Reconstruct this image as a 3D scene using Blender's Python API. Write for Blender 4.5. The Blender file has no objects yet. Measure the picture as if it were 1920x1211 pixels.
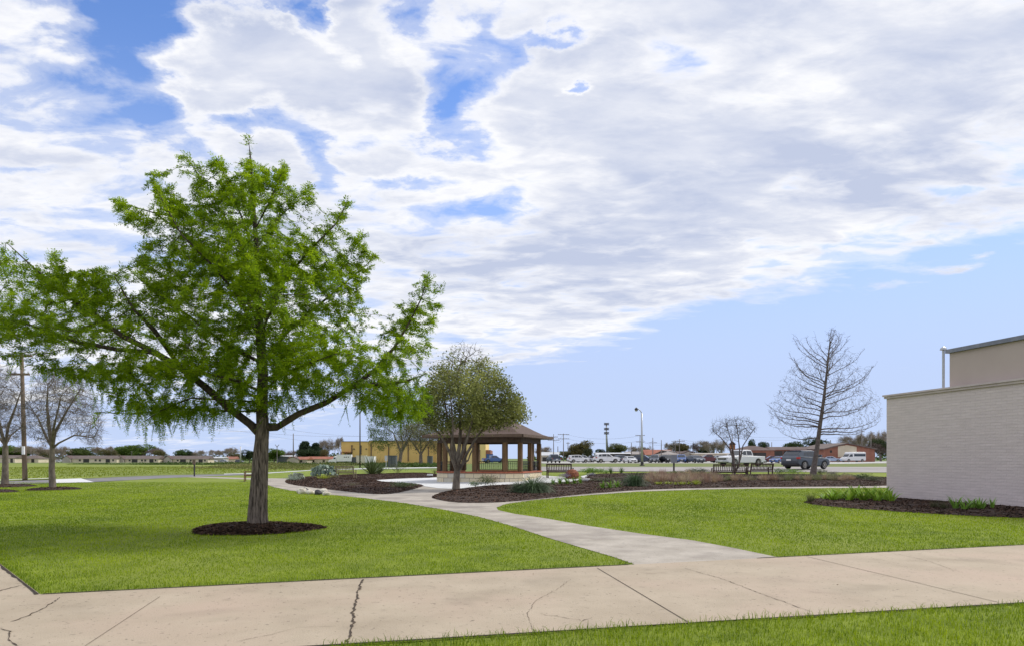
import bpy, bmesh, math, random
import numpy as np
from mathutils import Vector, Matrix
from mathutils.geometry import delaunay_2d_cdt
R = math.radians
RNG = np.random.default_rng(7)
random.seed(7)
scene = bpy.context.scene
COL = scene.collection
F, HX, HY, CH = 1280.0, 960.0, 859.0, 1.6      # focal length and horizon of the photograph, eye height

def S(t):
    t = np.clip(t, 0, 1); return t*t*(3-2*t)
def gz(x, y):
    x = np.asarray(x, float); y = np.asarray(y, float)
    r = 0.68*S((y-40)/20)*S((x+0.04*y+4)/8)
    l = -0.8*S((y-80)/320)*(1-S((x+0.04*y+10)/30))
    return r+l
def G(px, py, off=0.0):
    """ground point seen at a picture position"""
    dy = max(py-HY, .5); Y = 30.0
    for i in range(80):
        n = (CH-float(gz((px-HX)/F*Y, Y)))*F/dy
        Y += (n-Y)*.5
    X = (px-HX)/F*Y
    return (X, Y, float(gz(X, Y))+off)
def at(px, py, Y):
    return ((px-HX)/F*Y, Y, CH+(HY-py)/F*Y)
def gp(px, Y):
    X = (px-HX)/F*Y
    return (X, Y, float(gz(X, Y)))

# ------------------------------------------------------------------ materials
def nodes_of(m):
    m.use_nodes = True
    return m.node_tree.nodes, m.node_tree.links
def mat(name, col, rough=.8, col2=None, scale=5.0, bump=0.0, bscale=None, metal=0.0, detail=6, stretch=None,
        spec=None, contrast=(.35, .65), col3=None, scale3=.5, coat=0.0, trans=0.0):
    m = bpy.data.materials.new(name); n, l = nodes_of(m)
    b = n['Principled BSDF']
    b.inputs['Roughness'].default_value = rough
    b.inputs['Metallic'].default_value = metal
    if spec is not None: b.inputs['Specular IOR Level'].default_value = spec
    if coat: b.inputs['Coat Weight'].default_value = coat
    tc = n.new('ShaderNodeTexCoord'); mp = n.new('ShaderNodeMapping')
    l.new(tc.outputs['Object'], mp.inputs['Vector'])
    if stretch: mp.inputs['Scale'].default_value = stretch
    c = None
    if col2 is not None:
        t = n.new('ShaderNodeTexNoise'); t.inputs['Scale'].default_value = scale; t.inputs['Detail'].default_value = detail
        t.inputs['Roughness'].default_value = .6
        l.new(mp.outputs[0], t.inputs['Vector'])
        r = n.new('ShaderNodeValToRGB'); r.color_ramp.elements[0].position = contrast[0]; r.color_ramp.elements[1].position = contrast[1]
        r.color_ramp.elements[0].color = (*col, 1); r.color_ramp.elements[1].color = (*col2, 1)
        l.new(t.outputs['Fac'], r.inputs['Fac']); c = r.outputs['Color']
        if col3 is not None:
            t3 = n.new('ShaderNodeTexNoise'); t3.inputs['Scale'].default_value = scale3; t3.inputs['Detail'].default_value = 4
            l.new(tc.outputs['Object'], t3.inputs['Vector'])
            r3 = n.new('ShaderNodeMapRange'); r3.inputs['From Min'].default_value = .48; r3.inputs['From Max'].default_value = .68
            l.new(t3.outputs['Fac'], r3.inputs['Value'])
            mx = n.new('ShaderNodeMix'); mx.data_type = 'RGBA'
            l.new(r3.outputs[0], mx.inputs['Factor']); l.new(c, mx.inputs['A']); mx.inputs['B'].default_value = (*col3, 1)
            c = mx.outputs['Result']
        l.new(c, b.inputs['Base Color'])
    else:
        b.inputs['Base Color'].default_value = (*col, 1)
    if bump:
        t2 = n.new('ShaderNodeTexNoise'); t2.inputs['Scale'].default_value = bscale or scale*3; t2.inputs['Detail'].default_value = 8
        l.new(mp.outputs[0], t2.inputs['Vector'])
        bp = n.new('ShaderNodeBump'); bp.inputs['Strength'].default_value = bump; bp.inputs['Distance'].default_value = .03
        l.new(t2.outputs['Fac'], bp.inputs['Height']); l.new(bp.outputs[0], b.inputs['Normal'])
    return m
def leaf_mat(name, dark, light, trans=.35, rough=.55, objcol=False):
    """leaf colours vary leaf by leaf through the mesh attribute 'tone'"""
    m = bpy.data.materials.new(name); n, l = nodes_of(m); b = n['Principled BSDF']
    a = n.new('ShaderNodeAttribute'); a.attribute_name = 'tone'
    r = n.new('ShaderNodeMix'); r.data_type = 'RGBA'
    r.inputs['A'].default_value = (*dark, 1); r.inputs['B'].default_value = (*light, 1)
    l.new(a.outputs['Fac'], r.inputs['Factor']); c = r.outputs['Result']
    if objcol:
        oi = n.new('ShaderNodeObjectInfo'); mx = n.new('ShaderNodeMix'); mx.data_type = 'RGBA'; mx.blend_type = 'MULTIPLY'
        mx.inputs['Factor'].default_value = 1
        l.new(c, mx.inputs['A']); l.new(oi.outputs['Color'], mx.inputs['B']); c = mx.outputs['Result']
    l.new(c, b.inputs['Base Color']); b.inputs['Roughness'].default_value = rough
    b.inputs['Specular IOR Level'].default_value = .25
    if trans:
        t = n.new('ShaderNodeBsdfTranslucent'); l.new(c, t.inputs['Color'])
        ms = n.new('ShaderNodeMixShader'); ms.inputs[0].default_value = trans
        l.new(b.outputs[0], ms.inputs[1]); l.new(t.outputs[0], ms.inputs[2])
        l.new(ms.outputs[0], n['Material Output'].inputs['Surface'])
    return m
def paint_mat(name, rough=.35):
    m = bpy.data.materials.new(name); n, l = nodes_of(m); b = n['Principled BSDF']
    oi = n.new('ShaderNodeObjectInfo')
    tc = n.new('ShaderNodeTexCoord'); t = n.new('ShaderNodeTexNoise'); t.inputs['Scale'].default_value = 2.5; t.inputs['Detail'].default_value = 5
    l.new(tc.outputs['Object'], t.inputs['Vector'])
    mr = n.new('ShaderNodeMapRange'); mr.inputs['To Min'].default_value = .88; mr.inputs['To Max'].default_value = 1.05
    l.new(t.outputs['Fac'], mr.inputs['Value'])
    mx = n.new('ShaderNodeMix'); mx.data_type = 'RGBA'; mx.blend_type = 'MULTIPLY'; mx.inputs['Factor'].default_value = 1
    l.new(oi.outputs['Color'], mx.inputs['A']); l.new(mr.outputs[0], mx.inputs['B']); l.new(mx.outputs['Result'], b.inputs['Base Color'])
    b.inputs['Roughness'].default_value = rough; b.inputs['Coat Weight'].default_value = .5; b.inputs['Coat Roughness'].default_value = .08
    return m

M = {}
M['ground'] = mat('ground_grass', (.085, .135, .018), .95, (.15, .20, .03), .9, .6, 25, col3=(.11, .14, .035), scale3=.06)
M['lawn'] = mat('lawn_turf', (.12, .17, .006), .95, (.22, .28, .012), 1.6, .7, 40, col3=(.21, .25, .03), scale3=.25)
M['field'] = mat('field_grass', (.13, .175, .012), .95, (.225, .265, .02), .12, .8, 6, col3=(.16, .20, .02), scale3=.05, stretch=(.5, 1.6, 1))
M['strip'] = mat('verge_turf', (.11, .15, .025), .95, (.17, .20, .04), .5, .6, 12, col3=(.19, .19, .06), scale3=.1)
M['walk'] = mat('sidewalk_concrete', (.345, .28, .20), .85, (.47, .39, .29), 1.1, .25, 60, col3=(.45, .35, .265), scale3=.5, contrast=(.25, .75))
M['path'] = mat('path_concrete', (.33, .29, .24), .88, (.49, .44, .375), 1.6, .35, 50, col3=(.26, .225, .195), scale3=.6, contrast=(.3, .7))
def pitted(m, amt=.55, sc=22, th=.66, stain=.82):
    n, l = nodes_of(m); b = n['Principled BSDF']; src = b.inputs['Base Color'].links[0].from_socket; tc = n.new('ShaderNodeTexCoord')
    for s_, t0, t1, k, dt in ((sc, th, th+.05, amt, 2), (.9, .56, .72, stain, 9), (5.5, .63, .70, .86, 8)):
        t = n.new('ShaderNodeTexNoise'); t.inputs['Scale'].default_value = s_; t.inputs['Detail'].default_value = dt; t.inputs['Distortion'].default_value = .4; l.new(tc.outputs['Object'], t.inputs['Vector'])
        r = n.new('ShaderNodeMapRange'); r.inputs['From Min'].default_value = t0; r.inputs['From Max'].default_value = t1; r.inputs['To Min'].default_value = 1; r.inputs['To Max'].default_value = k; l.new(t.outputs['Fac'], r.inputs['Value'])
        x = n.new('ShaderNodeMix'); x.data_type = 'RGBA'; x.blend_type = 'MULTIPLY'; x.inputs['Factor'].default_value = 1; l.new(src, x.inputs['A']); l.new(r.outputs[0], x.inputs['B']); src = x.outputs['Result']
    l.new(src, b.inputs['Base Color'])
pitted(M['walk']); pitted(M['path'], .7, 18, .64, .78)
M['patio'] = mat('patio_concrete', (.58, .58, .58), .85, (.68, .68, .67), 2, .1, 40)
M['street'] = mat('asphalt_old', (.16, .155, .16), .9, (.22, .21, .21), .6, .2, 30)
M['road'] = mat('asphalt_pale', (.30, .275, .26), .9, (.38, .35, .33), .5, .2, 30, col3=(.25, .23, .22), scale3=.12)
M['lot'] = mat('parking_surface', (.36, .35, .33), .9, (.44, .42, .40), .4)
M['mulch'] = mat('mulch_bark', (.022, .012, .008), .95, (.075, .042, .027), 14, 1.0, 45)
M['chips'] = leaf_mat('mulch_chip_wood', (.025, .013, .008), (.125, .070, .044), 0, .9)
M['soil'] = mat('dark_soil', (.025, .018, .012), 1, (.05, .035, .022), 9, .5, 40)
M['crack'] = mat('crack_dirt', (.035, .025, .018), 1, (.10, .07, .045), 20)
M['joint'] = mat('joint_dirt', (.09, .065, .045), 1, (.16, .12, .09), 20)
M['grass'] = leaf_mat('grass_blade', (.085, .165, .003), (.41, .515, .010), .4, .6)
M['verge'] = leaf_mat('verge_blade', (.095, .17, .003), (.38, .48, .012), .4, .55)
M['weed'] = leaf_mat('weed_leaf', (.03, .065, .012), (.10, .15, .03), .2, .7)
M['weed2'] = leaf_mat('dry_weed_leaf', (.12, .14, .04), (.26, .24, .09), .2, .7)
M['cyp'] = leaf_mat('cypress_needles', (.09, .185, .004), (.41, .56, .014), .5, .5)
M['oakleaf'] = leaf_mat('olive_leaves', (.055, .08, .018), (.39, .41, .12), .35, .5)
M['farleaf'] = leaf_mat('far_leaves', (.5, .5, .5), (1.1, 1.1, 1.1), .25, .7, objcol=True)
M['bud'] = leaf_mat('spring_buds', (.12, .13, .05), (.32, .32, .13), .3, .7)
M['plant'] = leaf_mat('plant_leaves', (.55, .55, .55), (1.25, 1.25, 1.25), .25, .5, objcol=True)
M['twigm'] = leaf_mat('fine_twigs', (.06, .048, .042), (.16, .135, .115), 0, .9)
M['twigleaf'] = leaf_mat('twig_mass', (.55, .5, .45), (1.1, 1.0, .9), .1, .8, objcol=True)
M['bark_near'] = mat('cypress_bark', (.045, .034, .026), .95, (.25, .20, .165), 9, 1.0, 18, stretch=(3.2, 3.2, .42), contrast=(.38, .62))
M['bark_dark'] = mat('limb_bark', (.035, .025, .018), .95, (.10, .075, .055), 9, .6, 30, stretch=(1, 1, .4))
M['bark_grey'] = mat('grey_bark', (.10, .08, .065), .95, (.24, .20, .16), 7, .6, 30, stretch=(1, 1, .4))
M['bark_bare'] = mat('winter_bark', (.095, .075, .068), .95, (.19, .155, .14), 7, .4, 30)
M['twig'] = mat('twig_bark', (.20, .18, .16), .95, (.32, .29, .26), 7)
M['pole'] = mat('creosote_wood', (.13, .09, .06), .9, (.23, .17, .12), 4, .3, 30, stretch=(1, 1, .1))
M['greypole'] = mat('weathered_pole', (.16, .14, .13), .9, (.27, .25, .24), 3, stretch=(1, 1, .1))
M['steel'] = mat('galvanised_steel', (.42, .43, .45), .45, (.52, .53, .55), 5, metal=.6)
M['darksteel'] = mat('dark_metal', (.05, .045, .045), .55, (.08, .07, .07), 8, metal=.4)
M['wire'] = mat('black_cable', (.09, .09, .10), .7)
M['iron'] = mat('black_iron', (.012, .012, .014), .5, (.03, .03, .03), 8, metal=.3)
M['post'] = mat('stained_timber', (.10, .055, .022), .75, (.20, .115, .048), 5, .3, 30, stretch=(2, 2, .25))
M['beam'] = mat('dark_brown_timber', (.055, .033, .020), .75, (.09, .055, .035), 5, .2, 30)
M['fascia'] = mat('brown_fascia', (.11, .07, .045), .7, (.15, .10, .065), 4)
M['cap'] = mat('red_brick_cap', (.30, .085, .045), .85, (.44, .15, .085), 9, .3, 40)
M['teak'] = mat('brown_bench_wood', (.15, .075, .035), .75, (.27, .145, .075), 9, .2, 30)
M['grey_teak'] = mat('weathered_bench_wood', (.17, .14, .075), .85, (.29, .25, .15), 9, .2, 30)
M['dark_teak'] = mat('dark_bench_wood', (.045, .025, .017), .75, (.09, .052, .036), 9, .2, 30)
M['glass'] = mat('tinted_glass', (.02, .025, .03), .08, (.035, .04, .05), 1, spec=.8)
M['tyre'] = mat('tyre_rubber', (.015, .015, .016), .85, (.03, .03, .03), 8)
M['rim'] = mat('alloy_rim', (.42, .38, .33), .35, (.6, .57, .52), 6, metal=.7)
M['paint'] = paint_mat('car_paint')
M['trim'] = mat('black_plastic', (.02, .02, .022), .6, (.035, .035, .035), 8)
M['redlens'] = mat('red_lens', (.35, .015, .015), .2, (.5, .03, .02), 5)
M['lens'] = mat('clear_lens', (.55, .56, .58), .15, (.7, .7, .72), 5)
M['plate'] = mat('plate_white', (.7, .7, .7), .5, (.8, .8, .8), 3)
M['white'] = mat('white_paint', (.72, .72, .72), .6, (.82, .82, .82), 3)
M['cream'] = mat('cream_paint', (.58, .52, .42), .8, (.68, .62, .5), 1)
M['tanwall'] = mat('tan_stucco', (.66, .44, .15), .9, (.73, .50, .185), .15)
M['tanwall_lit'] = mat('tan_stucco_lit', (.80, .60, .24), .9, (.86, .66, .30), .15)  # brighter copy of the tan stucco, sunlight on one face put into colour
M['rust'] = mat('rusty_iron', (.10, .035, .02), .9, (.34, .12, .055), 5, .8, 12)
M['bird'] = mat('orange_brown_wood', (.40, .17, .07), .8, (.55, .26, .12), 9)
M['hwall'] = mat('house_wall_cream', (.62, .53, .39), .9, (.74, .65, .50), .4)
M['hgable'] = mat('house_gable_grey', (.36, .32, .28), .9, (.46, .42, .37), .4)
M['hroof'] = mat('house_roof_brown', (.12, .09, .078), .9, (.17, .135, .12), .6)
M['redroof'] = mat('red_shingle', (.25, .09, .06), .9, (.36, .14, .09), .6)
M['greyroof'] = mat('grey_shingle', (.25, .22, .21), .9, (.34, .31, .29), .6)
M['brownroof'] = mat('brown_shingle', (.09, .06, .055), .9, (.13, .09, .08), .6)
M['metalroof'] = mat('pale_metal_roof', (.45, .46, .48), .6, (.58, .59, .6), .6)
M['brickfar'] = mat('far_red_brick', (.26, .11, .075), .9, (.36, .16, .11), .8)
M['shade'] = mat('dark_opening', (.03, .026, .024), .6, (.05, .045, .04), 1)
M['greybox'] = mat('grey_cabinet', (.07, .08, .085), .7, (.11, .12, .12), 2)
M['coping'] = mat('metal_coping', (.17, .18, .22), .5, (.26, .27, .31), 3, metal=.3)
M['upper'] = mat('taupe_render', (.47, .385, .35), .9, (.51, .425, .385), .5)
M['trimpaint'] = mat('taupe_trim', (.52, .44, .43), .8, (.60, .52, .50), 2)
M['rock'] = mat('white_limestone', (.40, .35, .26), .9, (.80, .76, .66), 5, .6, 20)
M['darkrock'] = mat('dark_stone', (.03, .03, .035), .9, (.09, .085, .09), 6, .6, 20)
M['panel'] = mat('sign_back_grey', (.22, .23, .27), .5, (.29, .30, .34), 3)
M['bluebox'] = mat('blue_sheet', (.04, .10, .28), .6, (.06, .14, .36), 3)

def brick_mat(name, c1, c2, mortar, w, h, ms=.012, bump=.5, rough=.85, long=False):
    m = bpy.data.materials.new(name); n, l = nodes_of(m); b = n['Principled BSDF']; b.inputs['Roughness'].default_value = rough
    uv = n.new('ShaderNodeUVMap')
    nz = n.new('ShaderNodeTexNoise'); nz.inputs['Scale'].default_value = 1.4; nz.inputs['Detail'].default_value = 6; nz.inputs['Roughness'].default_value = .65
    mpu = n.new('ShaderNodeMapping'); mpu.inputs['Scale'].default_value = (1, 9, 1) if long else (2.5, 2.5, 1); l.new(uv.outputs[0], mpu.inputs['Vector']); l.new(mpu.outputs[0], nz.inputs['Vector'])
    br = n.new('ShaderNodeTexBrick'); br.inputs['Scale'].default_value = 1
    br.inputs['Brick Width'].default_value = w; br.inputs['Row Height'].default_value = h; br.inputs['Mortar Size'].default_value = ms
    br.inputs['Mortar Smooth'].default_value = .3
    br.inputs['Color1'].default_value = (*c1, 1); br.inputs['Color2'].default_value = (*c2, 1); br.inputs['Mortar'].default_value = (*mortar, 1)
    l.new(uv.outputs[0], br.inputs['Vector'])
    mr = n.new('ShaderNodeMapRange'); mr.inputs['From Min'].default_value = .3; mr.inputs['From Max'].default_value = .7
    mr.inputs['To Min'].default_value = .87; mr.inputs['To Max'].default_value = 1.07
    l.new(nz.outputs['Fac'], mr.inputs['Value'])
    mx = n.new('ShaderNodeMix'); mx.data_type = 'RGBA'; mx.blend_type = 'MULTIPLY'; mx.inputs['Factor'].default_value = 1
    l.new(br.outputs['Color'], mx.inputs['A']); l.new(mr.outputs[0], mx.inputs['B']); l.new(mx.outputs['Result'], b.inputs['Base Color'])
    n2 = n.new('ShaderNodeTexNoise'); n2.inputs['Scale'].default_value = 14; l.new(uv.outputs[0], n2.inputs['Vector'])
    ad = n.new('ShaderNodeMath'); ad.operation = 'MULTIPLY_ADD'; l.new(br.outputs['Fac'], ad.inputs[0]); ad.inputs[1].default_value = -1
    l.new(n2.outputs['Fac'], ad.inputs[2])
    bp = n.new('ShaderNodeBump'); bp.inputs['Strength'].default_value = bump; bp.inputs['Distance'].default_value = .02
    l.new(ad.outputs[0], bp.inputs['Height']); l.new(bp.outputs[0], b.inputs['Normal'])
    return m
M['pbrick'] = brick_mat('painted_brick', (.68, .585, .57), (.71, .615, .60), (.62, .53, .515), .40, .10, .010, .38, long=True)
M['stone'] = brick_mat('limestone_blocks', (.80, .68, .45), (.60, .56, .47), (.30, .25, .19), .62, .31, .02, .6)

# ------------------------------------------------------------------ mesh helpers
class MB:
    def __init__(s): s.v = []; s.f = []; s.uv = {}
    def add(s, vs, fs):
        o = len(s.v); s.v += [tuple(map(float, p)) for p in vs]; s.f += [tuple(i+o for i in f) for f in fs]; return s
    def box(s, x0, x1, y0, y1, z0, z1, rot=0, c=(0, 0, 0)):
        vs = [(x, y, z) for z in (z0, z1) for x, y in ((x0, y0), (x1, y0), (x1, y1), (x0, y1))]
        ca, sa = math.cos(rot), math.sin(rot)
        vs = [(c[0]+x*ca-y*sa, c[1]+x*sa+y*ca, c[2]+z) for x, y, z in vs]
        return s.add(vs, [(3, 2, 1, 0), (4, 5, 6, 7), (0, 1, 5, 4), (1, 2, 6, 5), (2, 3, 7, 6), (3, 0, 4, 7)])
    def bar(s, a, b, w, t=None):
        """square bar between two points"""
        t = t or w; a, b = Vector(a), Vector(b); d = (b-a).normalized()
        up = Vector((0, 0, 1)) if abs(d.z) < .95 else Vector((0, 1, 0))
        x = d.cross(up).normalized(); y = x.cross(d)
        vs = [p+x*i*w/2+y*j*t/2 for p in (a, b) for i, j in ((-1, -1), (1, -1), (1, 1), (-1, 1))]
        return s.add(vs, [(3, 2, 1, 0), (4, 5, 6, 7), (0, 1, 5, 4), (1, 2, 6, 5), (2, 3, 7, 6), (3, 0, 4, 7)])
    def tube(s, pts, rs, n=8, cap=True):
        P = [Vector(p) for p in pts]
        if not hasattr(rs, '__len__'): rs = [rs]*len(P)
        o = len(s.v); ref = None
        for i, p in enumerate(P):
            d = (P[min(i+1, len(P)-1)]-P[max(i-1, 0)]).normalized()
            if ref is None: ref = d.orthogonal().normalized()
            x = (ref-d*ref.dot(d)).normalized(); y = d.cross(x); ref = x
            for k in range(n):
                a = 2*math.pi*k/n; s.v.append(tuple(p+(x*math.cos(a)+y*math.sin(a))*rs[i]))
        for i in range(len(P)-1):
            for k in range(n):
                k2 = (k+1) % n; s.f.append((o+i*n+k, o+i*n+k2, o+(i+1)*n+k2, o+(i+1)*n+k))
        if cap:
            s.f.append(tuple(o+k for k in reversed(range(n)))); s.f.append(tuple(o+(len(P)-1)*n+k for k in range(n)))
        return s
    def lathe(s, prof, n=16, axis='z', c=(0, 0, 0)):
        o = len(s.v)
        for r, h in prof:
            for k in range(n):
                a = 2*math.pi*k/n; u, v = r*math.cos(a), r*math.sin(a)
                p = (u, v, h) if axis == 'z' else (u, h, v)
                s.v.append((p[0]+c[0], p[1]+c[1], p[2]+c[2]))
        for i in range(len(prof)-1):
            for k in range(n):
                k2 = (k+1) % n; s.f.append((o+i*n+k, o+i*n+k2, o+(i+1)*n+k2, o+(i+1)*n+k))
        s.f.append(tuple(o+k for k in range(n))); s.f.append(tuple(o+(len(prof)-1)*n+k for k in range(n)))
        return s
    def prism(s, poly, z0, z1):
        n = len(poly)
        return s.add([(x, y, z0) for x, y in poly]+[(x, y, z1) for x, y in poly],
                     [tuple(reversed(range(n))), tuple(range(n, 2*n))]+[(i, (i+1) % n, n+(i+1) % n, n+i) for i in range(n)])
    def build(s, name, m, parent=None, smooth=False, bevel=0):
        me = bpy.data.meshes.new(name); me.from_pydata(s.v, [], s.f); me.materials.append(m)
        bm = bmesh.new(); bm.from_mesh(me)
        bmesh.ops.recalc_face_normals(bm, faces=bm.faces)
        bm.to_mesh(me); bm.free()
        if smooth: me.shade_smooth()
        o = bpy.data.objects.new(name, me); COL.objects.link(o)
        if parent is not None: o.parent = parent
        if bevel:
            md = o.modifiers.new('bevel', 'BEVEL'); md.width = bevel; md.segments = 2; md.limit_method = 'ANGLE'; md.angle_limit = R(40)
        return o
def npmesh(name, V, Fq, m, parent=None, tone=None, smooth=False):
    """many small faces at once; Fq is an (n,k) index array"""
    V = np.ascontiguousarray(V, dtype=np.float32); Fq = np.ascontiguousarray(Fq, dtype=np.int32)
    me = bpy.data.meshes.new(name); k = Fq.shape[1]
    me.vertices.add(len(V)); me.vertices.foreach_set('co', V.ravel())
    me.loops.add(Fq.size); me.loops.foreach_set('vertex_index', Fq.ravel())
    me.polygons.add(len(Fq)); me.polygons.foreach_set('loop_start', np.arange(len(Fq), dtype=np.int32)*k)
    me.polygons.foreach_set('loop_total', np.full(len(Fq), k, dtype=np.int32))
    me.update(calc_edges=True); me.materials.append(m)
    if smooth: me.shade_smooth()
    if tone is not None:
        a = me.attributes.new('tone', 'FLOAT', 'POINT'); a.data.foreach_set('value', np.ascontiguousarray(tone, dtype=np.float32))
    o = bpy.data.objects.new(name, me); COL.objects.link(o)
    if parent is not None: o.parent = parent
    return o
def tag(o, label=None, cat=None, group=None, kind=None):
    if label: o['label'] = label
    if cat: o['category'] = cat
    if group: o['group'] = group
    if kind: o['kind'] = kind
    return o
def thing(name, loc=(0, 0, 0), rz=0, label=None, cat=None, group=None):
    o = bpy.data.objects.new(name, None); COL.objects.link(o); o.empty_display_size = .2
    o.location = loc; o.rotation_euler = (0, 0, rz)
    return tag(o, label, cat, group)
def copy_tree(o, parent=None):
    c = o.copy(); COL.objects.link(c); c.parent = parent
    for ch in list(o.children): copy_tree(ch, c)
    return c
class Proto:
    """first use takes the thing itself, later uses copy it with its parts"""
    def __init__(s, o): s.o = o; s.used = False
    def put(s, loc, rz=0, sc=1.0, label=None, cat=None, group=None, color=None):
        o = s.o if not s.used else copy_tree(s.o)
        s.used = True
        o.location = loc; o.rotation_euler = (0, 0, rz); o.scale = sc if hasattr(sc, '__len__') else (sc, sc, sc)
        if 'group' in o: del o['group']
        tag(o, label, cat, group)
        if color is not None:
            o.color = (*color, 1)
            for ch in o.children_recursive: ch.color = (*color, 1)
        return o
def inpoly(P, x, y):
    x = np.asarray(x); y = np.asarray(y); r = np.zeros(x.shape, bool); n = len(P)
    for i in range(n):
        x0, y0 = P[i][:2]; x1, y1 = P[(i+1) % n][:2]
        if y0 == y1: continue
        c = ((y0 > y) != (y1 > y)) & (x < (x1-x0)*(y-y0)/(y1-y0)+x0)
        r ^= c
    return r
def edged(P, x, y):
    d = np.full(np.shape(x), 1e9); n = len(P)
    for i in range(n):
        a = np.array(P[i][:2], float); b = np.array(P[(i+1) % n][:2], float); ab = b-a; L = ab@ab+1e-12
        t = np.clip(((x-a[0])*ab[0]+(y-a[1])*ab[1])/L, 0, 1)
        d = np.minimum(d, np.hypot(x-a[0]-t*ab[0], y-a[1]-t*ab[1]))
    return d
def smooth_poly(P, it=2):
    for _ in range(it):
        Q = []
        for i in range(len(P)):
            a, b = P[i], P[(i+1) % len(P)]
            Q.append((a[0]*.75+b[0]*.25, a[1]*.75+b[1]*.25)); Q.append((a[0]*.25+b[0]*.75, a[1]*.25+b[1]*.75))
        P = Q
    return P
def sheet(name, P, m, off, step=1.0, mound=0.0, mw=.35, rough=0.0, parent=None):
    """a polygon laid on the ground, following its rise and fall"""
    B = []
    for i in range(len(P)):
        a, b = P[i], P[(i+1) % len(P)]; n = max(1, int(math.dist(a[:2], b[:2])/step))
        for k in range(n): B.append((a[0]+(b[0]-a[0])*k/n, a[1]+(b[1]-a[1])*k/n))
    A = np.array(B); x0, y0 = A.min(0); x1, y1 = A.max(0)
    gx, gy = np.meshgrid(np.arange(x0, x1, step), np.arange(y0, y1, step)); gx = gx.ravel(); gy = gy.ravel()
    gx = gx+RNG.uniform(-.2, .2, gx.shape)*step; gy = gy+RNG.uniform(-.2, .2, gy.shape)*step
    k = inpoly(B, gx, gy); k[k] &= edged(B, gx[k], gy[k]) > step*.4
    pts = [Vector(p) for p in B]+[Vector(p) for p in zip(gx[k], gy[k])]
    r = delaunay_2d_cdt(pts, [], [list(range(len(B)))], 1, 1e-6)
    V = np.array([tuple(p) for p in r[0]]); Z = gz(V[:, 0], V[:, 1])+off
    if mound:
        d = edged(B, V[:, 0], V[:, 1]); Z = Z+mound*(1-np.exp(-d/mw))+rough*RNG.normal(size=len(V))*np.clip(d/mw, 0, 1)
    F3 = np.array([f for f in r[2] if len(f) == 3])
    o = npmesh(name, np.column_stack([V, Z]), F3, m, parent, smooth=bool(mound))
    bm = bmesh.new(); bm.from_mesh(o.data); bmesh.ops.recalc_face_normals(bm, faces=bm.faces)
    if sum(f.normal.z for f in bm.faces) < 0: bmesh.ops.reverse_faces(bm, faces=bm.faces)
    bm.to_mesh(o.data); bm.free()
    return o
def uvproj(o, axis_u, orig=(0, 0, 0)):
    """uv in metres: u along a wall, v up"""
    me = o.data; uv = me.uv_layers.new(name='UVMap'); au = Vector(axis_u).normalized()
    for lp in me.loops:
        p = me.vertices[lp.vertex_index].co-Vector(orig); uv.data[lp.index].uv = (p.dot(au), p.z)
def uvauto(o):
    me = o.data; uv = me.uv_layers.new(name='UVMap')
    for f in me.polygons:
        nrm = f.normal
        for li in f.loop_indices:
            p = me.vertices[me.loops[li].vertex_index].co
            if abs(nrm.z) > .7: uv.data[li].uv = (p.x, p.y)
            else:
                t = Vector((-nrm.y, nrm.x, 0)).normalized(); uv.data[li].uv = (p.dot(t), p.z)

# ------------------------------------------------------------------ ground
def px_poly(L): return [G(a, b)[:2] for a, b in L]
def ground():
    xs = np.concatenate([-np.geomspace(4000, 62, 30), np.arange(-60, 60.1, 1.5), np.geomspace(62, 4000, 30)])
    ys = np.concatenate([[-60, -20], np.arange(-5, 100.1, 1.0), np.geomspace(103, 6000, 60)])
    X, Y = np.meshgrid(xs, ys); Z = gz(X, Y)-.012
    nx, ny = len(xs), len(ys); i = np.arange(nx*ny).reshape(ny, nx)
    Fq = np.stack([i[:-1, :-1], i[:-1, 1:], i[1:, 1:], i[1:, :-1]], -1).reshape(-1, 4)
    o = npmesh('ground', np.column_stack([X.ravel(), Y.ravel(), Z.ravel()]), Fq, M['ground'])
    tag(o, kind='structure')
ground()
lawnP = [(-60, -4), (40, -4), (45, 40), G(1900, 884)[:2], G(1400, 884)[:2], G(1000, 884)[:2], G(820, 880)[:2], G(600, 880)[:2], G(430, 889.5)[:2], G(300, 896)[:2], G(150, 905)[:2], G(0, 907)[:2], (-60, 46)]
tag(sheet('lawn', lawnP, M['lawn'], 0.0, 1.2), kind='structure')

walkP = [(30, 18.85), (-5.53, 8), (-14, 16.9), (-16.3, 14.6), (-8.2, 7.18), (-30, .53), (-30, -.93), (30, 13.35)]
pathPx_low = [(1200, 1062), (1150, 1044), (1040, 1012), (960, 986), (900, 969), (830, 955), (760, 943), (680, 933), (600, 925), (545, 919), (515, 913), (495, 906), (478, 898.5), (420, 896.5), (345, 893.6)]
pathPx_top = [(345, 892.2), (420, 894), (480, 896), (545, 896), (620, 899), (700, 897), (820, 894), (900, 895), (1010, 895), (1072, 898), (1085, 903), (1040, 915), (1100, 921), (1200, 915.5), (1300, 912), (1450, 909.5), (1700, 907.5)]
pathPx_right = [(1700, 913.5), (1400, 915.6), (1300, 917.6), (1200, 921), (1100, 928), (1010, 936), (950, 944), (931, 951), (934, 956), (965, 963), (1020, 971), (1100, 985), (1200, 1000), (1300, 1013), (1380, 1028), (1475, 1048)]
pathP = px_poly(pathPx_low)+px_poly(pathPx_top)+px_poly(pathPx_right)
bed1P = smooth_poly(px_poly([(533, 903), (545, 908), (580, 913), (630, 919), (690, 925.5), (725, 926.5), (755, 922), (785, 914), (798, 909), (765, 906.5), (718, 903.5), (712, 901.5), (700, 899), (760, 896.5), (822, 895), (822, 887), (760, 886.5), (690, 889), (640, 890), (570, 894), (540, 897)]), 1)
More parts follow.
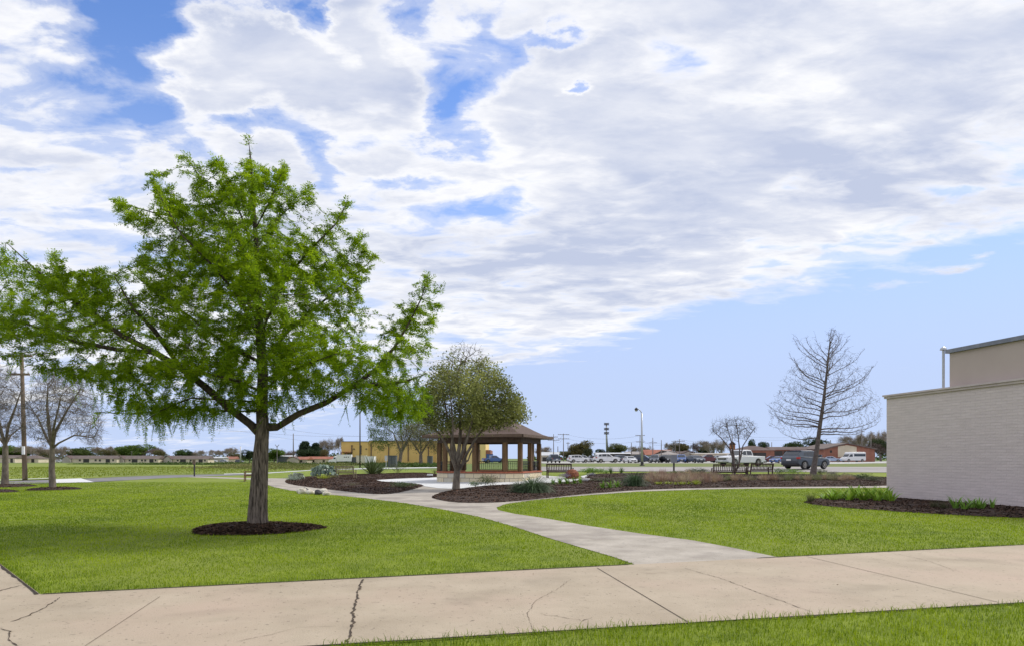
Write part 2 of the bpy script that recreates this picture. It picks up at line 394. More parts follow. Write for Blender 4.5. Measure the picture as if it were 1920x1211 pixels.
bed2P = smooth_poly(px_poly([(806, 932), (822, 937), (850, 941.5), (890, 943), (950, 941), (1020, 934), (1100, 925.5), (1200, 918), (1300, 914.6), (1450, 912.5), (1700, 910.5), (1700, 896), (1600, 893), (1500, 889), (1400, 889.5), (1300, 888.5), (1230, 887), (1160, 887.5), (1100, 889.5), (1092, 897), (1075, 903), (1030, 906), (960, 909), (900, 912), (860, 917), (825, 923)]), 1)
patioP = smooth_poly(px_poly([(700, 899.5), (815, 894), (900, 891), (1010, 890.5), (1080, 895.5), (1088, 899), (1060, 905), (1000, 908.5), (930, 912), (880, 915), (830, 916.5), (800, 912), (760, 906), (712, 903)]), 1)
wallbedP = smooth_poly([G(1500, 940)[:2], G(1530, 947)[:2], G(1600, 953)[:2], G(1700, 960)[:2], G(1800, 966)[:2], G(1920, 971)[:2], (15.7, 16.4), (17.6, 16.4), (15.6, 27), (14.6, 29.5), (13, 29.4), G(1560, 930)[:2]], 1)
tcx, tcy = G(483, 991)[:2]
ringP = []
for k in range(40):
    a = 2*math.pi*k/40; w = 1+.05*math.sin(3*a+1)+.04*math.sin(5*a)+RNG.uniform(-.045, .045)
    ringP.append((tcx+1.42*w*math.cos(a), tcy-.12+1.22*w*math.sin(a)))
walk = tag(sheet('sidewalk', walkP, M['walk'], .012, 1.0), kind='structure')
tag(sheet('garden_path', pathP, M['path'], .008, .8), kind='structure')
tag(sheet('patio', patioP, M['patio'], .022, .8), kind='structure')
def chips(parent, P, density, top, size=(.02, .06), mw=.35, name='mulch_chips'):
    A = np.array([p[:2] for p in P]); x0, y0 = A.min(0); x1, y1 = A.max(0); n = int((x1-x0)*(y1-y0)*density)
    x = RNG.uniform(x0, x1, n); y = RNG.uniform(y0, y1, n); k = inpoly(P, x, y); x, y = x[k], y[k]; n = len(x)
    d = edged(P, x, y); z = gz(x, y)+.01+top*(1-np.exp(-d/mw))+RNG.uniform(.0, .012, n)
    c = np.column_stack([x, y, z]); a = RNG.uniform(0, 6.28, n); L = RNG.uniform(*size, n)[:, None]; W = L*RNG.uniform(.2, .5, n)[:, None]
    u = np.column_stack([np.cos(a), np.sin(a), RNG.uniform(-.5, .5, n)]); v = np.column_stack([-np.sin(a), np.cos(a), RNG.uniform(-.7, .7, n)])
    V = np.stack([c-u*L-v*W, c+u*L-v*W, c+u*L+v*W, c-u*L+v*W], 1).reshape(-1, 3)
    t = np.clip(RNG.beta(1.2, 2.2, n)+(RNG.random(n) < .02)*.9, 0, 1.6)
    o = npmesh(name, V, np.arange(4*n).reshape(-1, 4), M['chips'], parent, np.repeat(t, 4)); o['kind'] = 'stuff'
def bed(name, P, top, step, dens, size=(.02, .05)):
    o = sheet(name, P, M['mulch'], .012, step, top, .35, .012); tag(o, kind='structure'); chips(o, P, dens, top, size); return o
bed('mulch_bed', bed1P, .10, .5, 160, (.02, .055))
bed('mulch_bed', bed2P, .10, .5, 150, (.02, .055))
bed('mulch_bed', wallbedP, .07, .3, 400, (.015, .045))
bed('mulch_ring', ringP, .13, .12, 2200, (.012, .04))
# cracks and joints of the sidewalk
def strip(name, pts, w, m, off=.017, jag=0.0, parent=walk, vary=0):
    P = [np.array(G(*p)[:2]) for p in pts]; Q = []
    for i in range(len(P)-1):
        n = max(2, int(np.linalg.norm(P[i+1]-P[i])/.05)) if jag else 2
        for k in range(n): Q.append(P[i]+(P[i+1]-P[i])*k/n)
    Q.append(P[-1]); Q = np.array(Q); n = len(Q)
    T = np.gradient(Q, axis=0); N = np.column_stack([-T[:, 1], T[:, 0]]); N /= np.linalg.norm(N, axis=1)[:, None]
    if jag:
        walkn = np.cumsum(RNG.normal(size=n))*jag*.5; walkn -= np.linspace(walkn[0], walkn[-1], n); Q = Q+N*(walkn+RNG.normal(size=n)*jag)[:, None]
    ww = w*(1+(RNG.uniform(-vary, vary, n) if vary else 0))
    ww = np.broadcast_to(ww, (n,)).copy()
    if jag: ww[0] = ww[-1] = w*.2
    L = Q+N*ww[:, None]/2; Rr = Q-N*ww[:, None]/2
    V = np.concatenate([np.column_stack([L, gz(L[:, 0], L[:, 1])+off]), np.column_stack([Rr, gz(Rr[:, 0], Rr[:, 1])+off])])
    i = np.arange(n-1); npmesh(name, V, np.stack([i+n, i+n+1, i+1, i], 1), m, parent)
strip('joint', [(1120, 1066), (1290, 1168)], .011, M['crack'])
strip('joint', [(1512, 1044), (1700, 1089), (1872, 1131)], .010, M['crack'])
strip('joint', [(300, 1120), (163, 1211), (60, 1290)], .006, M['joint'])
strip('crack', [(683, 1087), (672, 1120), (662, 1155), (650, 1209)], .022, M['crack'], jag=.008, vary=.6)
strip('crack', [(1283, 1066), (1350, 1085), (1400, 1103), (1460, 1126), (1522, 1149)], .007, M['crack'], jag=.006, vary=.7)
strip('crack', [(1655, 1034), (1730, 1050), (1800, 1073)], .006, M['joint'], jag=.006, vary=.6)
strip('crack', [(112, 1121), (95, 1136), (62, 1153), (20, 1168)], .012, M['crack'], jag=.008, vary=.8)
strip('crack', [(-10, 1112), (20, 1103), (48, 1096)], .012, M['crack'], jag=.008, vary=.6)
strip('crack', [(0, 1181), (19, 1186), (16, 1200), (34, 1213)], .009, M['crack'], jag=.004, vary=.7)
strip('crack', [(1070, 1087), (1040, 1108), (1005, 1128), (990, 1155), (1002, 1186)], .004, M['joint'], jag=.006, vary=.7)
strip('crack', [(440, 1206), (500, 1194), (560, 1178), (630, 1176)], .004, M['joint'], jag=.006, vary=.7)
strip('crack', [(1195, 1074), (1225, 1077), (1250, 1074)], .006, M['joint'], jag=.006, vary=.9)
strip('crack', [(1010, 1152), (1050, 1158), (1090, 1166), (1110, 1160)], .006, M['joint'], jag=.01, vary=.9)
# dark soil seams where turf meets concrete
wseam = [(-5.5, 7.99), (1.75, 10.21)]
def seam(pts, w):
    P = [np.array(p) for p in pts]; Q = np.concatenate([np.linspace(P[i], P[i+1], 60) for i in range(len(P)-1)])
    T = np.gradient(Q, axis=0); N = np.column_stack([-T[:, 1], T[:, 0]]); N /= np.linalg.norm(N, axis=1)[:, None]+1e-9
    ww = w*RNG.uniform(.4, 1.2, len(Q)); A = Q+N*ww[:, None]; B = Q-N*.01; n = len(Q); i = np.arange(n-1)
    V = np.concatenate([np.column_stack([A, np.full(n, .018)]), np.column_stack([B, np.full(n, .018)])])
    return npmesh('soil_seam', V, np.stack([i+n, i+n+1, i+1, i], 1), M['soil'], walk)
seam(wseam, .04); seam([(3.9, 10.87), (16, 14.58)], .04); seam([(-14, 16.9), (-5.53, 8.0)], -.05); seam([(-3.5, 5.37), (12, 9.06)], -.05)

# left street, right road, parking lot, far paths, field
tag(sheet('street', px_poly([(-500, 925), (0, 907), (100, 905), (173, 903), (240, 899.5), (300, 896), (372, 893), (440, 890.5), (480, 889.5), (480, 888.3), (395, 888.9), (300, 890.8), (220, 894), (156, 897.2), (60, 900), (0, 902.3), (-500, 912)]), M['street'], .012, 2.0), kind='structure')
tag(sheet('driveway_apron', px_poly([(104, 905.2), (176, 903.4), (152, 896.3), (100, 898.2)]), M['patio'], .020, 1.5), kind='structure')
tag(sheet('curb', px_poly([(-500, 911), (0, 902), (60, 899.5), (100, 898.0), (100, 897.2), (60, 898.7), (0, 901.2), (-500, 909.5)]), M['patio'], .10, 2.0), kind='structure')
tag(sheet('field', px_poly([(-700, 909), (0, 901), (156, 896), (300, 890), (400, 888.2), (590, 880), (640, 877), (640, 868), (560, 868), (-700, 868)]), M['field'], .004, 3.0), kind='structure')
tag(sheet('far_path', px_poly([(420, 888.6), (500, 887.0), (590, 881.2), (640, 879.8), (690, 878.6), (830, 876.4), (830, 874.9), (690, 877), (640, 878.5), (590, 880.2), (500, 885.8), (420, 887.6)]), M['patio'], .02, 2.0), kind='structure')
tag(sheet('road', [G(1003, 874.6)[:2], G(1003, 882.4)[:2], G(1300, 883.6)[:2], G(1700, 885.5)[:2], G(2100, 886.5)[:2], G(2100, 875)[:2], G(1660, 874.6)[:2], G(1300, 874.6)[:2]], M['road'], .02, 2.5), kind='structure')
tag(sheet('parking_lot', [(6, 128), (70, 133), (150, 140), (210, 215), (120, 240), (4, 230)], M['lot'], .03, 6), kind='structure')
tag(sheet('grass_strip', [G(1000, 874.3)[:2], G(1300, 874.3)[:2], G(1660, 874.3)[:2], G(2100, 874.3)[:2], (150, 139), (70, 132.5), (4, 127.5)], M['strip'], .012, 3), kind='structure')
tag(sheet('bench_pad', smooth_poly(px_poly([(1088, 892), (1125, 889.8), (1160, 889.5), (1170, 891), (1120, 894), (1092, 897)]), 1), M['patio'], .05, .8), kind='structure')
tag(sheet('lot_path', [G(1470, 870)[:2], G(1600, 868.6)[:2], G(1660, 867.4)[:2], G(1660, 866.7)[:2], G(1600, 867.7)[:2], G(1470, 869.4)[:2]], M['patio'], .05, 4), kind='structure')

# ------------------------------------------------------------------ grass blades
def snoise(P, f, seed):
    r = np.random.default_rng(seed); s = np.zeros(len(P))
    for i in range(9):
        k = r.normal(size=3)*f; s += np.sin(P@k+r.uniform(0, 6.28))
    return s/3
def blades(name, P_in, P_out, n, ydist, h, w, m, xk=.86, curve=.5, far=2.6):
    y0, y1, al = ydist
    u = RNG.random(n); e = 2-al; y = (y0**e+u*(y1**e-y0**e))**(1/e)
    x = RNG.uniform(-xk, xk, n)*(y+1.5)
    k = inpoly(P_in, x, y)
    for P in P_out: k[k] &= ~inpoly(P, x[k], y[k])
    x, y = x[k], y[k]; n = len(x)
    sc = np.clip((y/9.0), 1, far)
    cl = np.sin(x*3.1+np.sin(y*2.3)*2)*np.sin(y*2.7+x*.8)*.5+.5
    H = h*RNG.uniform(.55, 1.25, n)*(.8+.4*cl)*(1+.15*(sc-1)); W = w*RNG.uniform(.7, 1.3, n)*sc
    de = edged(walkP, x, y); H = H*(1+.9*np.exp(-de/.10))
    a = RNG.uniform(0, 6.28, n); lean = RNG.uniform(.1, curve, n); a2 = a+RNG.uniform(1.0, 2.1, n)
    d = np.column_stack([np.cos(a), np.sin(a), np.zeros(n)]); s = np.column_stack([np.cos(a2), np.sin(a2), np.zeros(n)])
    b = np.column_stack([x, y, gz(x, y)-.004]); z = np.array([0, 0, 1.0])
    mid = b+z*(H*.6)[:, None]+d*(H*lean*.45)[:, None]; tip = b+z*(H*(1-.35*lean))[:, None]+d*(H*lean*1.4)[:, None]
    ws = s*(W/2)[:, None]
    V = np.stack([b-ws, b+ws, mid+ws*.8, mid-ws*.8, tip], 1).reshape(-1, 3)
    i = np.arange(n)[:, None]*5
    F3 = np.concatenate([i+np.array([[0, 1, 2]]), i+np.array([[0, 2, 3]]), i+np.array([[3, 2, 4]])])
    lf = np.sin(x*.55+1.3*np.sin(y*.21))*np.sin(y*.5+x*.13)
    l2 = snoise(np.column_stack([x, y*.6, 0*x]), .9, 77)+.7*snoise(np.column_stack([x, y*.7, 0*x]), 3.0, 78); l3 = np.sin((x*.94-y*.33)*5.2+.6*np.sin(y*.7))
    lf = lf-1.6*np.exp(-de/.16)  # blades darkened beside the sidewalk: shade in the thick edge put into colour
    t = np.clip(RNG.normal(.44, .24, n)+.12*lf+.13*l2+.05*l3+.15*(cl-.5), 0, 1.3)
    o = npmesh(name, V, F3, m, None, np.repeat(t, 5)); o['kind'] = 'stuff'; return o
outs = [walkP, pathP, ringP, bed1P, bed2P, patioP, wallbedP, [(15.1, 28), (30, 28), (30, 15), (17.6, 15)]]
blades('lawn_grass', [(-60, 2), (40, 2), (40, 60), (-60, 60)], outs+[[(-30, -.93), (30, 13.35), (30, 0), (-30, -3)]], 620000, (7, 46, 1.6), .036, .0052, M['grass'])
blades('front_grass', [(-4, 4.9), (-1.0, 5.5), (-1.64, 5.78), (30, 13.28), (30, 3), (20, .5), (-4, .5)], [], 270000, (3.4, 13, 1.2), .064, .006, M['verge'], xk=1.25, curve=.9, far=1.5)

# ------------------------------------------------------------------ trees
class Skel:
    def __init__(s): s.p = []; s.par = []; s.hr = []
    def chain(s, pts, rads, start=-1, step=.2):
        """adds a hand-drawn limb, resampled; returns the last node"""
        P = [np.array(p, float) for p in pts]; last = start
        if start < 0: s.p.append(P[0]); s.par.append(-1); s.hr.append(rads[0]); last = len(s.p)-1
        elif np.linalg.norm(P[0]-s.p[start]) > 1e-6: P = [s.p[start]]+P; rads = [rads[0]]+list(rads)
        for i in range(len(P)-1):
            n = max(1, int(np.linalg.norm(P[i+1]-P[i])/step))
            for k in range(1, n+1):
                t = k/n; s.p.append(P[i]*(1-t)+P[i+1]*t); s.par.append(last); s.hr.append(rads[i]*(1-t)+rads[i+1]*t); last = len(s.p)-1
        return last
    def near(s, q): return int(np.argmin([np.linalg.norm(a-np.array(q)) for a in s.p]))
    def grow(s, A, step, kill, infl=1e9, it=200, bias=(0, 0, 0), jit=.15, minidx=0, maxn=9000):
        A = np.asarray(A, float); N = np.array(s.p); bias = np.array(bias)
        D = np.full(len(A), 1e9); I = np.zeros(len(A), int); alive = np.ones(len(A), bool)
        for j in range(minidx, len(N)):
            d = np.linalg.norm(A-N[j], axis=1); k = d < D; D[k] = d[k]; I[k] = j
        for _ in range(it):
            alive &= D > kill; act = np.where(alive & (D < infl))[0]
            if len(act) == 0 or len(s.p) > maxn: break
            uq, inv = np.unique(I[act], return_inverse=True)
            Pn = np.array(s.p); v = A[act]-Pn[I[act]]; v /= np.linalg.norm(v, axis=1)[:, None]+1e-9
            acc = np.zeros((len(uq), 3)); np.add.at(acc, inv, v); acc /= np.linalg.norm(acc, axis=1)[:, None]+1e-9
            acc += bias+RNG.normal(size=acc.shape)*jit; acc /= np.linalg.norm(acc, axis=1)[:, None]+1e-9
            new = Pn[uq]+acc*step
            ok = np.array([not np.any(np.linalg.norm(Pn-q, axis=1) < step*.35) for q in new])
            if not ok.any():
                alive[act[RNG.random(len(act)) < .5]] = False; continue
            # attractors whose node is stuck are dropped
            bad = ~ok[inv]; alive[act[bad]] = False
            base = len(s.p)
            for q, u in zip(new[ok], uq[ok]): s.p.append(q); s.par.append(int(u)); s.hr.append(0.)
            Q = new[ok]
            for a0 in range(0, len(Q), 256):
                dd = np.linalg.norm(A[:, None]-Q[None, a0:a0+256], axis=2); m = dd.argmin(1); dm = dd[np.arange(len(A)), m]
                k = dm < D; D[k] = dm[k]; I[k] = base+a0+m[k]
    def radii(s, tip=.004, ex=2.4, top=None):
        n = len(s.p); par = np.array(s.par); a = np.zeros(n); r = np.zeros(n); ch = np.zeros(n, int)
        for i in range(n-1, -1, -1):
            r[i] = max(a[i]**(1/ex), tip) if a[i] > 0 else tip
            if par[i] >= 0: a[par[i]] += r[i]**ex; ch[par[i]] += 1
        if top: r = np.where(r > tip*1.5, r*min(1, top/r.max())**np.clip((r-tip)/(r.max()-tip)*1.5, 0, 1), r)
        s.r = np.maximum(r, np.array(s.hr)); s.ch = ch
        for i in range(n):
            if par[i] >= 0: s.r[i] = min(s.r[i], s.r[par[i]])
        return s.r
    def mesh(s, name, m, parent, rmin=0, rmax=1e9, tipscale=.6, skip=None, extra=None):
        V = []; Fs = []; ring = {}
        p = [Vector(q) for q in s.p]; par = s.par; r = s.r
        d = [None]*len(p)
        for i in range(len(p)):
            d[i] = (p[i]-p[par[i]]).normalized() if par[i] >= 0 else Vector((0, 0, 1))
            if d[i].length < .5: d[i] = Vector((0, 0, 1))
        def mk(c, dr, rad, n):
            x = dr.cross(Vector((.31, .95, .05))).normalized(); y = dr.cross(x); o = len(V)
            for k in range(n):
                a = 2*math.pi*k/n; V.append(tuple(c+(x*math.cos(a)+y*math.sin(a))*rad))
            return o
        for i in range(len(p)):
            j = par[i]
            if j < 0 or (skip is not None and i < skip): continue
            if r[i] < rmin or r[i] > rmax: continue
            n = 3 if r[i] < .012 else (5 if r[i] < .04 else (8 if r[i] < .12 else 14))
            key = (j, n)
            if r[i] > .72*r[j] and key in ring: a = ring[key]
            elif r[i] > .72*r[j]: a = mk(p[j], d[j] if d[j].dot(d[i]) > .3 else d[i], r[j], n); ring[key] = a
            else: a = mk(p[j], d[i], min(r[i]*1.25, r[j]), n)
            rad = r[i]*(tipscale if s.ch[i] == 0 else 1)
            b = mk(p[i], d[i], rad, n)
            if s.ch[i]: ring.setdefault((i, n), b)
            # the frame vector is fixed, so rings line up
            for k in range(n):
                k2 = (k+1) % n; Fs.append((a+k, a+k2, b+k2, b+k))
        me = bpy.data.meshes.new(name); me.from_pydata(V, [], Fs); me.materials.append(m); me.shade_smooth()
        o = bpy.data.objects.new(name, me); COL.objects.link(o); o.parent = parent; return o
def poly_attract(P, n, T, dT, Y0, seed, flat=1.0, ycurve=1.0):
    """points filling the volume behind an outline: thick in the middle, thin towards its edge"""
    r = np.random.default_rng(seed); A = np.array(P, float); x0, y0 = A.min(0); x1, y1 = A.max(0); out = []
    while len(out) < n:
        x = r.uniform(x0, x1, 4000); y = r.uniform(y0, y1, 4000); k = inpoly(P, x, y); x, y = x[k], y[k]
        d = edged(P, x, y); t = T*np.sqrt(np.clip(d/dT, 0, 1)); Y = Y0+r.uniform(-1, 1, len(x))*t
        for a, b, c in zip(x, y, Y): out.append(at(a, b, c))
    return np.array(out[:n])
def leaf_faces(c, dirs, nrm, L, W):
    """diamond leaves: c base points, dirs axis, nrm side axis"""
    L = np.broadcast_to(L, (len(c),))[:, None]; W = np.broadcast_to(W, (len(c),))[:, None]
    V = np.stack([c, c+dirs*L*.5+nrm*W*.5, c+dirs*L, c+dirs*L*.5-nrm*W*.5], 1).reshape(-1, 3)
    return V, np.arange(4*len(c)).reshape(-1, 4)
def unit(v): return v/(np.linalg.norm(v, axis=-1, keepdims=True)+1e-9)

def cypress():
    Y0 = tcy
    root = thing('cypress_tree', (tcx, tcy, 0), 0, 'large bright green feathery cypress on the left lawn in a dark mulch ring', 'tree')
    sk = Skel(); W = lambda x, y, dY=0: at(x, y, Y0+dY)
    top = sk.chain([(tcx, tcy, 0), W(484.5, 930), W(488.5, 860), W(492, 800)], [.2, .18, .155, .135], step=.15)
    lead = sk.chain([W(491, 770), W(493, 700, .1), W(487, 620, .15), W(483, 540, .1), W(480, 450, 0), W(474, 370, 0), W(470, 300, 0), W(466, 262, 0)],
                    [.13, .115, .095, .075, .055, .036, .02, .008], top)
    n0 = sk.near(W(488, 812))
    def limb(src, pts, rads): return sk.chain([W(*p) for p in pts], rads, src)
    l1 = limb(n0, [(470, 795), (430, 765), (385, 725), (340, 690), (290, 660), (230, 630), (170, 585), (110, 545), (60, 500), (12, 455)], [.095, .09, .085, .078, .07, .06, .05, .036, .02, .008])
    limb(sk.near(W(290, 660)), [(220, 655, .4), (140, 640, .7), (60, 610, .9), (-30, 590, 1)], [.05, .04, .025, .01])
    limb(sk.near(W(340, 690)), [(290, 620, -.6), (250, 580, -1), (215, 520, -1.2)], [.05, .03, .01])
    r1 = limb(sk.near(W(490, 805)), [(520, 800), (560, 775), (610, 755), (660, 725), (700, 695), (740, 650), (770, 600), (790, 560), (802, 520)], [.085, .075, .065, .055, .045, .034, .024, .015, .008])
    limb(sk.near(W(660, 725)), [(710, 720, -.4), (760, 715, -.5), (800, 700, -.6)], [.045, .03, .012])
    nl = lambda x, y: sk.near(W(x, y, .1))
    L = [((492, 735), [(450, 715, -.6), (390, 700, -1.4), (320, 690, -2.2)], .06), ((490, 740), [(530, 700, -.8), (580, 680, -1.6), (640, 660, -2.2)], .05),
         ((488, 690), [(430, 650, .5), (350, 590, 1.0), (280, 540, 1.3), (235, 500, 1.3)], .075), ((490, 680), [(540, 620, .5), (600, 570, .8), (660, 520, .8), (695, 490, .8)], .07),
         ((487, 630), [(450, 560, -.8), (400, 500, -1.3), (340, 440, -1.5), (290, 350, -1.3)], .06), ((485, 600), [(430, 520, .6), (360, 450, .9), (290, 400, .8), (225, 380, .6)], .06),
         ((484, 590), [(530, 530, -.6), (580, 470, -.9), (630, 420, -.8), (648, 385, -.8)], .06), ((482, 520), [(440, 440, .6), (400, 370, .8), (350, 295, .6)], .045),
         ((480, 480), [(450, 400, -.5), (425, 340, -.5), (408, 298, -.4)], .04), ((480, 470), [(520, 410, .6), (560, 375, .7)], .035),
         ((478, 430), [(505, 380, -.5), (530, 320, -.5)], .03), ((492, 750), [(470, 740, 1.2), (440, 720, 2.2), (410, 700, 3)], .05),
         ((490, 720), [(520, 700, 1.2), (560, 670, 2.2), (590, 640, 2.8)], .05), ((486, 640), [(500, 600, -1.2), (520, 560, -2), (530, 540, -2.6)], .05),
         ((492, 760), [(430, 750, -.3), (360, 745, -.6), (300, 770, -.9), (270, 790, -1.0)], .04), ((492, 770), [(420, 770, .5), (340, 765, .8), (250, 775, 1), (180, 772, 1)], .04)]
    for s0, pts, r0 in L: limb(nl(*s0), pts, list(np.linspace(r0*.55, .009, len(pts))))
    nhand = len(sk.p)
    out = [(465, 250), (480, 292), (512, 335), (522, 300), (542, 312), (536, 350), (548, 378), (575, 345), (588, 352), (578, 395), (600, 425), (632, 392), (648, 366), (662, 380), (640, 430), (628, 462), (650, 470), (676, 435), (688, 440), (668, 490), (705, 468), (712, 480), (690, 520), (672, 555), (700, 590), (722, 590),
           (752, 565), (765, 550), (772, 530), (798, 505), (832, 540), (828, 580), (815, 610), (826, 650), (800, 690), (812, 750), (800, 785), (740, 790), (690, 770), (640, 750), (600, 745), (560, 735), (530, 762),
           (475, 775), (440, 765), (400, 785), (350, 778), (300, 792), (255, 780), (200, 785), (168, 768), (225, 748), (160, 715), (110, 705), (60, 690), (0, 672), (-45, 665), (-45, 560), (-20, 500), (2, 440), (40, 480),
           (45, 455), (62, 500), (95, 505), (104, 445), (118, 505), (150, 515), (185, 500), (200, 510), (215, 545), (260, 560), (278, 540), (262, 505), (238, 478), (262, 462), (285, 458), (250, 428), (222, 405), (206, 370), (220, 366), (262, 396),
           (305, 432), (328, 425), (305, 378), (278, 345), (273, 315), (290, 322), (330, 368), (368, 380), (352, 340), (328, 292), (345, 275), (380, 320), (404, 350), (412, 330), (398, 290), (416, 290), (438, 335), (450, 330), (438, 282), (452, 290)]
    A = poly_attract(out, 9500, 3.3, 190, Y0, 3)
    nz = snoise(A*np.array([1, 1, 2.4]), 1.1, 5)
    apx = HX+F*A[:, 0]/A[:, 1]; apy = HY-F*(A[:, 2]-CH)/A[:, 1]
    A = A[(nz > -.6) & ~((apx < 430) & (apy > 705) & (apy < 762) & (RNG.random(len(A)) < .72))]
    sk.grow(A, .14, .15, it=200, bias=(0, 0, .05), jit=.12, minidx=30, maxn=14000)
    sk.radii(.0038, 2.7, .10)
    # trunk of its own: furrowed, flared
    ns = 40; pts = [(0, (tcx, tcy, 0), .262), (.04, (tcx, tcy, .10), .232), (.1, W(483, 960), .214), (.3, W(484.5, 930), .198), (.5, W(487, 890), .180), (.6, W(489, 850), .165), (.8, W(491, 825), .148), (.9, W(492, 806), .146), (1, W(492.5, 782), .128)]
    P = np.array([p[1] for p in pts]); rr = np.array([p[2] for p in pts]); zz = np.linspace(P[0, 2], P[-1, 2], 60)
    V = []
    for z in zz:
        cx = np.interp(z, P[:, 2], P[:, 0]); cy = np.interp(z, P[:, 2], P[:, 1]); r0 = np.interp(z, P[:, 2], rr)
        a = np.linspace(0, 2*math.pi, ns, endpoint=False)
        f = 1+.05*np.sin(a*7+z*.7)*math.exp(-z*1.2)+.022*np.sin(a*13+1.3*np.sin(z*2.1))+.018*np.sin(a*19+z*1.7)+RNG.normal(size=ns)*.008
        V.append(np.column_stack([cx+r0*f*np.cos(a), cy+r0*f*np.sin(a), np.full(ns, z)]))
    V = np.concatenate(V); i = np.arange(ns); Fq = []
    for k in range(len(zz)-1): Fq.append(np.stack([k*ns+i, k*ns+(i+1) % ns, (k+1)*ns+(i+1) % ns, (k+1)*ns+i], 1))
    tr = npmesh('trunk', V-np.array([tcx, tcy, 0]), np.concatenate(Fq), M['bark_near'], root, smooth=True)
    SH = np.array([tcx, tcy, 0])
    sk.p = [q-SH for q in sk.p]
    first = sk.near(np.array(W(491, 800))-SH)
    sk.mesh('branches', M['bark_dark'], root, skip=first)
    # needles
    P = np.array(sk.p); par = np.array(sk.par); r = sk.r
    idx = np.where((r < .045) & (par >= 0) & (np.arange(len(P)) > 40))[0]
    D = unit(P[idx]-P[par[idx]]); C = P[idx]
    nz = snoise((C+SH)*np.array([1, 1, 3.0]), 1.9, 11)
    rep = np.where(nz > .3, 7, np.where(nz > -.3, 5, np.where(nz > -.6, 2, np.where(C[:, 0] < -4.4-tcx+tcx, 2, 1)))); rep = rep+(sk.ch[idx] == 0)*1
    k = np.repeat(np.arange(len(idx)), rep); n = len(k)
    start = C[k]-D[k]*RNG.uniform(0, .15, n)[:, None]
    rd = RNG.normal(size=(n, 3)); rd[:, 2] = rd[:, 2]*.35-.05
    d = unit(D[k]*.8+unit(rd)*.9); d[:, 2] -= .06; d = unit(d); Ls = RNG.uniform(.09, .23, n)
    def sprays(start, d, Ls, nl, droop, ll, tone):
        n = len(start); t = (np.arange(nl)+.5)/nl; side = np.where(np.arange(nl) % 2, 1., -1.)
        s = unit(np.cross(d, np.array([0, 0, 1.0])+RNG.normal(size=(n, 3))*.25))
        c = start[:, None]+d[:, None]*(Ls[:, None]*t)[:, :, None]; c[:, :, 2] -= droop*(Ls[:, None]*t)**2
        ax = unit(d[:, None]*.55+s[:, None]*side[None, :, None]+RNG.normal(size=(n, nl, 3))*.25)
        nr = unit(np.cross(ax, np.cross(d, s)[:, None]+RNG.normal(size=(n, nl, 3))*.3))
        c = c.reshape(-1, 3); L = ll*RNG.uniform(.7, 1.3, len(c))*np.tile(1.1-.5*t, n)
        V, Fq = leaf_faces(c, ax.reshape(-1, 3), nr.reshape(-1, 3), L, L*.3)
        return V, Fq, np.repeat(np.repeat(tone, nl)+RNG.normal(size=n*nl)*.12, 4)
    tone = np.clip(.45+.22*nz[k]+RNG.normal(size=n)*.16, 0, 1.2)
    V1, F1, t1 = sprays(start, d, Ls, 12, .4, .078, tone)
    # hanging strands under the lower limbs
    px = HX+F*(C+SH)[:, 0]/(C+SH)[:, 1]; py = HY-F*((C+SH)[:, 2]-CH)/(C+SH)[:, 1]
    low = np.where((py > 660) & (RNG.random(len(C)) < np.clip((py-640)/130, .15, .85)*np.where(px > 600, .22, .8)) & ((px < 462) | (px > 505)))[0]
    hs = C[low]; hd = unit(np.column_stack([RNG.normal(size=len(low))*.35-.05, RNG.normal(size=len(low))*.3, -np.ones(len(low))]))
    HL = RNG.uniform(.15, .75, len(low))*np.clip((py[low]-600)/130, .4, 1)
    V3, F3 = leaf_faces(hs, hd, unit(np.cross(hd, RNG.normal(size=hd.shape))), HL*1.02, .014)
    V2, F2, t2 = sprays(hs, hd, HL, 34, 0, .07, np.clip(RNG.normal(.32, .15, len(low)), 0, 1))
    V = np.concatenate([V1, V2, V3]); Fq = np.concatenate([F1, F2+len(V1), F3+len(V1)+len(V2)])
    npmesh('crown', V, Fq, M['cyp'], root, np.concatenate([t1, t2, np.zeros(len(V3))]))
    print('cypress nodes', len(P), 'leaves', len(Fq))
cypress()

def shift(sk, o): sk.p = [np.array(q)-np.array(o) for q in sk.p]
def small_leaves(sk, name, m, root, rmax, per, spread, L, wf=.6, seedn=3, tonef=.3, nzcut=-9, up=0):
    P = np.array(sk.p); idx = np.where((sk.r < rmax) & (np.array(sk.par) >= 0))[0]; C = P[idx]
    nz = snoise(C, 1.5, seedn); k = np.repeat(np.arange(len(idx))[nz > nzcut], per); n = len(k)
    c = C[k]+RNG.normal(size=(n, 3))*spread; ax = unit(RNG.normal(size=(n, 3))+np.array([0, 0, up])); nr = unit(np.cross(ax, RNG.normal(size=(n, 3))))
    LL = L*RNG.uniform(.6, 1.4, n); V, Fq = leaf_faces(c, ax, nr, LL, LL*wf)
    return npmesh(name, V, Fq, m, root, np.repeat(np.clip(.45+tonef*nz[k]+RNG.normal(size=n)*.25, 0, 1.3), 4))

